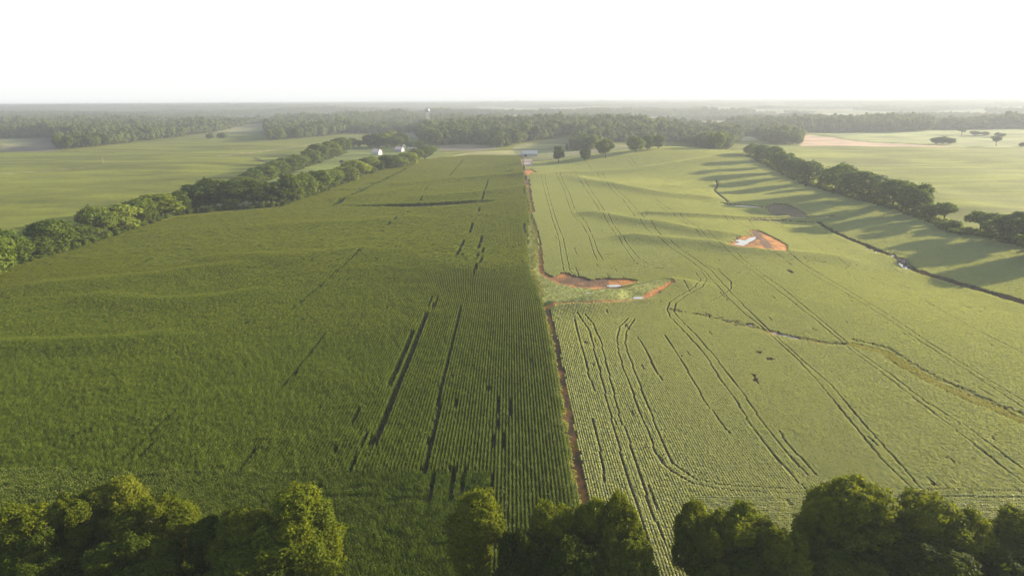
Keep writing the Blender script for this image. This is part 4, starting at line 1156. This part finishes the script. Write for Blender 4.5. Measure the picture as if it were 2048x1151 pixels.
house(754, 309, R_(-24), 9, 12, 4.2, 3.8, M_WHITE, M_PINK, 'white farmhouse with pink roof at the back of the pasture')
house(799, 303, R_(-22), 9, 12.5, 3.8, 3.6, M_GREYW, M_PINK, 'grey walled farmhouse with pink roof beside the silo')
o = thing('silo', 'short white domed silo behind the grey walled farmhouse', 'silo', at(808, 299))
MB().lathe([(2.6, -.3), (2.6, 6.0)]).build('body', M_WHITE, o, True)
MB().lathe([(2.7, 6.0), (2.7, 6.15), (2.3, 7.0), (1.3, 7.7), (.3, 8.0), (.02, 8.0)]).build('roof', M_GREYR, o, True)
for i, (u, v, ln, lab) in enumerate([(820, 299, 5.5, 'short white trailer left of the long one behind the farm trees'), (829, 298.5, 8.0, 'long white trailer right of the short one behind the farm trees')]):
    o = thing('trailer', lab, 'trailer', at(u, v), R_(-6), 'white trailers at the farm')
    MB().box(-ln / 2, ln / 2, -1.25, 1.25, .7, 3.5).build('body', M_WHITE, o)
    MB().box(-ln / 2 - .05, ln / 2 + .05, -1.3, 1.3, 3.5, 3.6).build('roof', M_WHITE, o)
    for sx in (-ln * .28, ln * .28):
        for sy in (-1.0, 1.0):
            MB().tube([(sx, sy - .15, .45), (sx, sy + .15, .45)], [.45, .45], 12).build('wheel', M_DARKD, o)
    MB().box(-.4, .4, -1.29, -1.255, .8, 2.9).build('door', M_GREYW, o)
# barn
o = thing('barn', 'long weathered barn with metal roof and low side shed', 'barn', at(1059, 312), R_(3))
l, w, hw, hr = 21, 11, 3.6, 4.2
mb = MB(); mb.box(-l / 2, l / 2, -w / 2, w / 2, -.6, hw)
for s in (-1, 1): mb.add([(s * l / 2, -w / 2, hw), (s * l / 2, w / 2, hw), (s * l / 2, 0, hw + hr)], [(0, 1, 2)])
mb.build('wall', M_WOODW, o)
rf = MB(); e = .5; k = hr / (w / 2)
for s in (-1, 1):
    a = [(-l / 2 - e, s * (w / 2 + e), hw - k * e + .03), (l / 2 + e, s * (w / 2 + e), hw - k * e + .03), (l / 2 + e, 0, hw + hr + .03), (-l / 2 - e, 0, hw + hr + .03)]
    b = [(x, y, z + .12) for x, y, z in a]; rf.add(a + b, [(3, 2, 1, 0), (4, 5, 6, 7), (0, 1, 5, 4), (1, 2, 6, 5), (2, 3, 7, 6), (3, 0, 4, 7)])
rf.build('roof', M_GREYR, o)
MB().box(-l * .36, -l * .2, -w / 2 - .05, -w / 2 + .01, 0, 2.4).build('door', M_DARKD, o)
mb = MB(); mb.box(-l / 2 - 5, -l / 2 - .003, -w / 2 + .5, w / 2 - .5, -.6, 2.6); sh = mb.build('side_shed', M_WOODW, o)
MB().add([(-l / 2 - 5.4, -w / 2, 2.5), (-l / 2 - .01, -w / 2, 3.7), (-l / 2 - .01, w / 2, 3.7), (-l / 2 - 5.4, w / 2, 2.5), (-l / 2 - 5.4, -w / 2, 2.62), (-l / 2 - .01, -w / 2, 3.82), (-l / 2 - .01, w / 2, 3.82), (-l / 2 - 5.4, w / 2, 2.62)],
         [(3, 2, 1, 0), (4, 5, 6, 7), (0, 1, 5, 4), (1, 2, 6, 5), (2, 3, 7, 6), (3, 0, 4, 7)]).build('shed_roof', M_GREYR, sh)
# gravel heap by the far road
x, y, z = at(783, 254)
o = link('gravel_heap', MB().lathe([(13, -.5), (10, 2.0), (6.5, 5.2), (3, 8.2), (.6, 9.6), (.02, 9.7)], 20).mesh('gravel_heap', noise_mat('gravel', (.42, .38, .34), (.55, .5, .46), .5, .95, .1, .3), True))
o.location = (x, y, z); tag(o, 'pale grey gravel heap on the far field edge', 'gravel heap')
# water tower
y = 1950.0; d = ray([(855, 217)])[0]; x = d[0] * y / d[1]; gz = float(h(x, y)); H = CAMH + d[2] * y / d[1] - gz
o = thing('water_tower', 'pale water tower on legs rising over the distant woods', 'water tower', (x, y, gz))
r = 5.6; zb = H - 9.5
MB().lathe([(.02, zb - .6), (2.2, zb), (4.3, zb + 1.2), (r, zb + 3.6), (r, zb + 5.6), (4.6, zb + 7.7), (2.6, zb + 9.1), (.6, zb + 9.5), (.02, zb + 9.5)], 28).build('tank', M_STEEL, o, True)
MB().lathe([(r + .9, zb + 3.5), (r + .9, zb + 3.7), (r + .02, zb + 3.7), (r + .02, zb + 3.5), (r + .9, zb + 3.5)], 28).build('walkway', M_STEEL, o)
MB().tube([(0, 0, -.5), (0, 0, zb)], [.5, .5], 12).build('riser', M_STEEL, o)
for q in range(6):
    a = q * math.pi / 3 + .3
    MB().tube([(7.2 * math.cos(a), 7.2 * math.sin(a), -.5), (5.3 * math.cos(a), 5.3 * math.sin(a), zb + 3.2)], [.28, .24], 8).build('leg', M_STEEL, o)
# radio mast
y = 2250.0; d = ray([(733, 206)])[0]; x = d[0] * y / d[1]; gz = float(h(x, y)); H = CAMH + d[2] * y / d[1] - gz
o = thing('radio_mast', 'very thin pale lattice mast left of the water tower', 'mast', (x, y, gz))
mb = MB(); tri = [(.45 * math.cos(a), .45 * math.sin(a)) for a in (0, 2.094, 4.189)]
for a in tri: mb.tube([(*a, -.5), (*a, H)], [.05, .04], 5)
for q in range(int(H / 2.4)):
    for k in range(3):
        a, b = tri[k], tri[(k + 1) % 3]; mb.tube([(*a, q * 2.4), (*b, q * 2.4 + 2.4)], [.02, .02], 3, False)
mb.build('lattice', M_STEEL, o); MB().tube([(0, 0, H - .3), (0, 0, H + 1)], [.06, .04], 5).build('antenna', M_STEEL, o)


def pole(u, v, vt, label, arm=True):
    x, y, z = at(u, v); d = ray([(u, vt)])[0]; H = max(4, CAMH + d[2] * y / d[1] - z)
    o = thing('utility_pole', label, 'pole', (x, y, z), random.uniform(-.4, .4), 'wooden utility poles')
    MB().tube([(0, 0, -.3), (0, 0, H)], [.19, .14], 8).build('post', M_POLE, o)
    c = MB().box(-1.2, 1.2, .14, .26, H - .9, H - .72).build('crossarm', M_POLE, o)
    for s in (-1.05, 0, 1.05): MB().tube([(s, .2, H - .72), (s, .2, H - .5)], [.06, .05], 6).build('insulator', M_WHITE, c)


pole(206.5, 327, 314, 'pale pole at the end of the field track on the left'); pole(466, 307, 296, 'pale pole on the far left field beside the tan track'); pole(714, 282, 270, 'pale pole standing among the small dark trees by the farm')
# small white marker post in the dam basin
x, y, z = at(1198, 580)
o = thing('marker_pipe', 'small white standpipe in the grassy basin behind the earth dam', 'pipe', (x, y, z))
MB().tube([(0, 0, -.2), (0, 0, 1.15)], [.14, .14], 10).build('pipe', M_WHITE, o); MB().lathe([(.02, 1.3), (.19, 1.24), (.19, 1.15), (.02, 1.15)], 10).build('cap', M_WHITE, o)

# ------------------------------------------------------------------ haze
HZ = 78
zl = float(Z.min()) - 1
mb = MB().box(-11500, 11500, -700, 13200, zl, HZ)
mh, nt, out = node_mat('haze'); pv = nt.nodes.new('ShaderNodeVolumePrincipled')
pv.inputs['Color'].default_value = (.37, .40, .435, 1); pv.inputs['Density'].default_value = 2.3e-4; pv.inputs['Anisotropy'].default_value = .22
nt.links.new(pv.outputs[0], out.inputs['Volume'])
tag(mb.build('haze', mh), kind='stuff')

# ------------------------------------------------------------------ light, sky, camera
w = bpy.data.worlds.new('World'); S.world = w; w.use_nodes = True
nt = w.node_tree; bg = nt.nodes['Background']
sky = nt.nodes.new('ShaderNodeTexSky'); sky.sky_type = 'NISHITA'; sky.sun_disc = False
sky.sun_elevation = R_(SUN_EL); sky.sun_rotation = R_(SUN_AZ); sky.altitude = 100; sky.air_density = 1.0; sky.dust_density = 2.0; sky.ozone_density = 1.0
hs = nt.nodes.new('ShaderNodeHueSaturation'); hs.inputs['Saturation'].default_value = .9
nt.links.new(sky.outputs[0], hs.inputs['Color'])
tc = nt.nodes.new('ShaderNodeTexCoord'); sp_ = nt.nodes.new('ShaderNodeSeparateXYZ'); nt.links.new(tc.outputs['Generated'], sp_.inputs[0])
band = nt.nodes.new('ShaderNodeMapRange'); band.inputs[1].default_value = .12; band.inputs[2].default_value = .34; band.inputs[3].default_value = .9; band.inputs[4].default_value = 0
nt.links.new(sp_.outputs['Z'], band.inputs[0])
smx = nt.nodes.new('ShaderNodeMix'); smx.data_type = 'RGBA'; nt.links.new(band.outputs[0], smx.inputs[0]); nt.links.new(hs.outputs[0], smx.inputs[6]); smx.inputs[7].default_value = (2.58, 2.64, 2.66, 1)
nt.links.new(smx.outputs[2], bg.inputs[0]); bg.inputs[1].default_value = .12
sl = bpy.data.lights.new('sun', 'SUN'); sl.energy = 5.0; sl.angle = R_(.9); sl.color = (1, .88, .68)
so = link('sun', sl)
dirv = Vector((math.sin(R_(SUN_AZ)) * math.cos(R_(SUN_EL)), math.cos(R_(SUN_AZ)) * math.cos(R_(SUN_EL)), math.sin(R_(SUN_EL))))
so.rotation_euler = (-dirv).to_track_quat('-Z', 'Y').to_euler(); so.location = dirv * 300

cam = bpy.data.cameras.new('camera'); cam.lens = LENS; cam.sensor_width = SENSOR; cam.clip_start = .5; cam.clip_end = 40000
co = link('camera', cam); co.matrix_world = Matrix.Translation((0, 0, CAMH)) @ CAMROT.to_4x4(); S.camera = co

S.view_settings.view_transform = 'Standard'; S.view_settings.look = 'None'; S.view_settings.exposure = 1.75; S.view_settings.gamma = 1
c = S.cycles
c.max_bounces = 6; c.diffuse_bounces = 2; c.glossy_bounces = 2; c.transmission_bounces = 3; c.volume_bounces = 0; c.transparent_max_bounces = 4
c.use_denoising = True; c.denoiser = 'OPENIMAGEDENOISE'
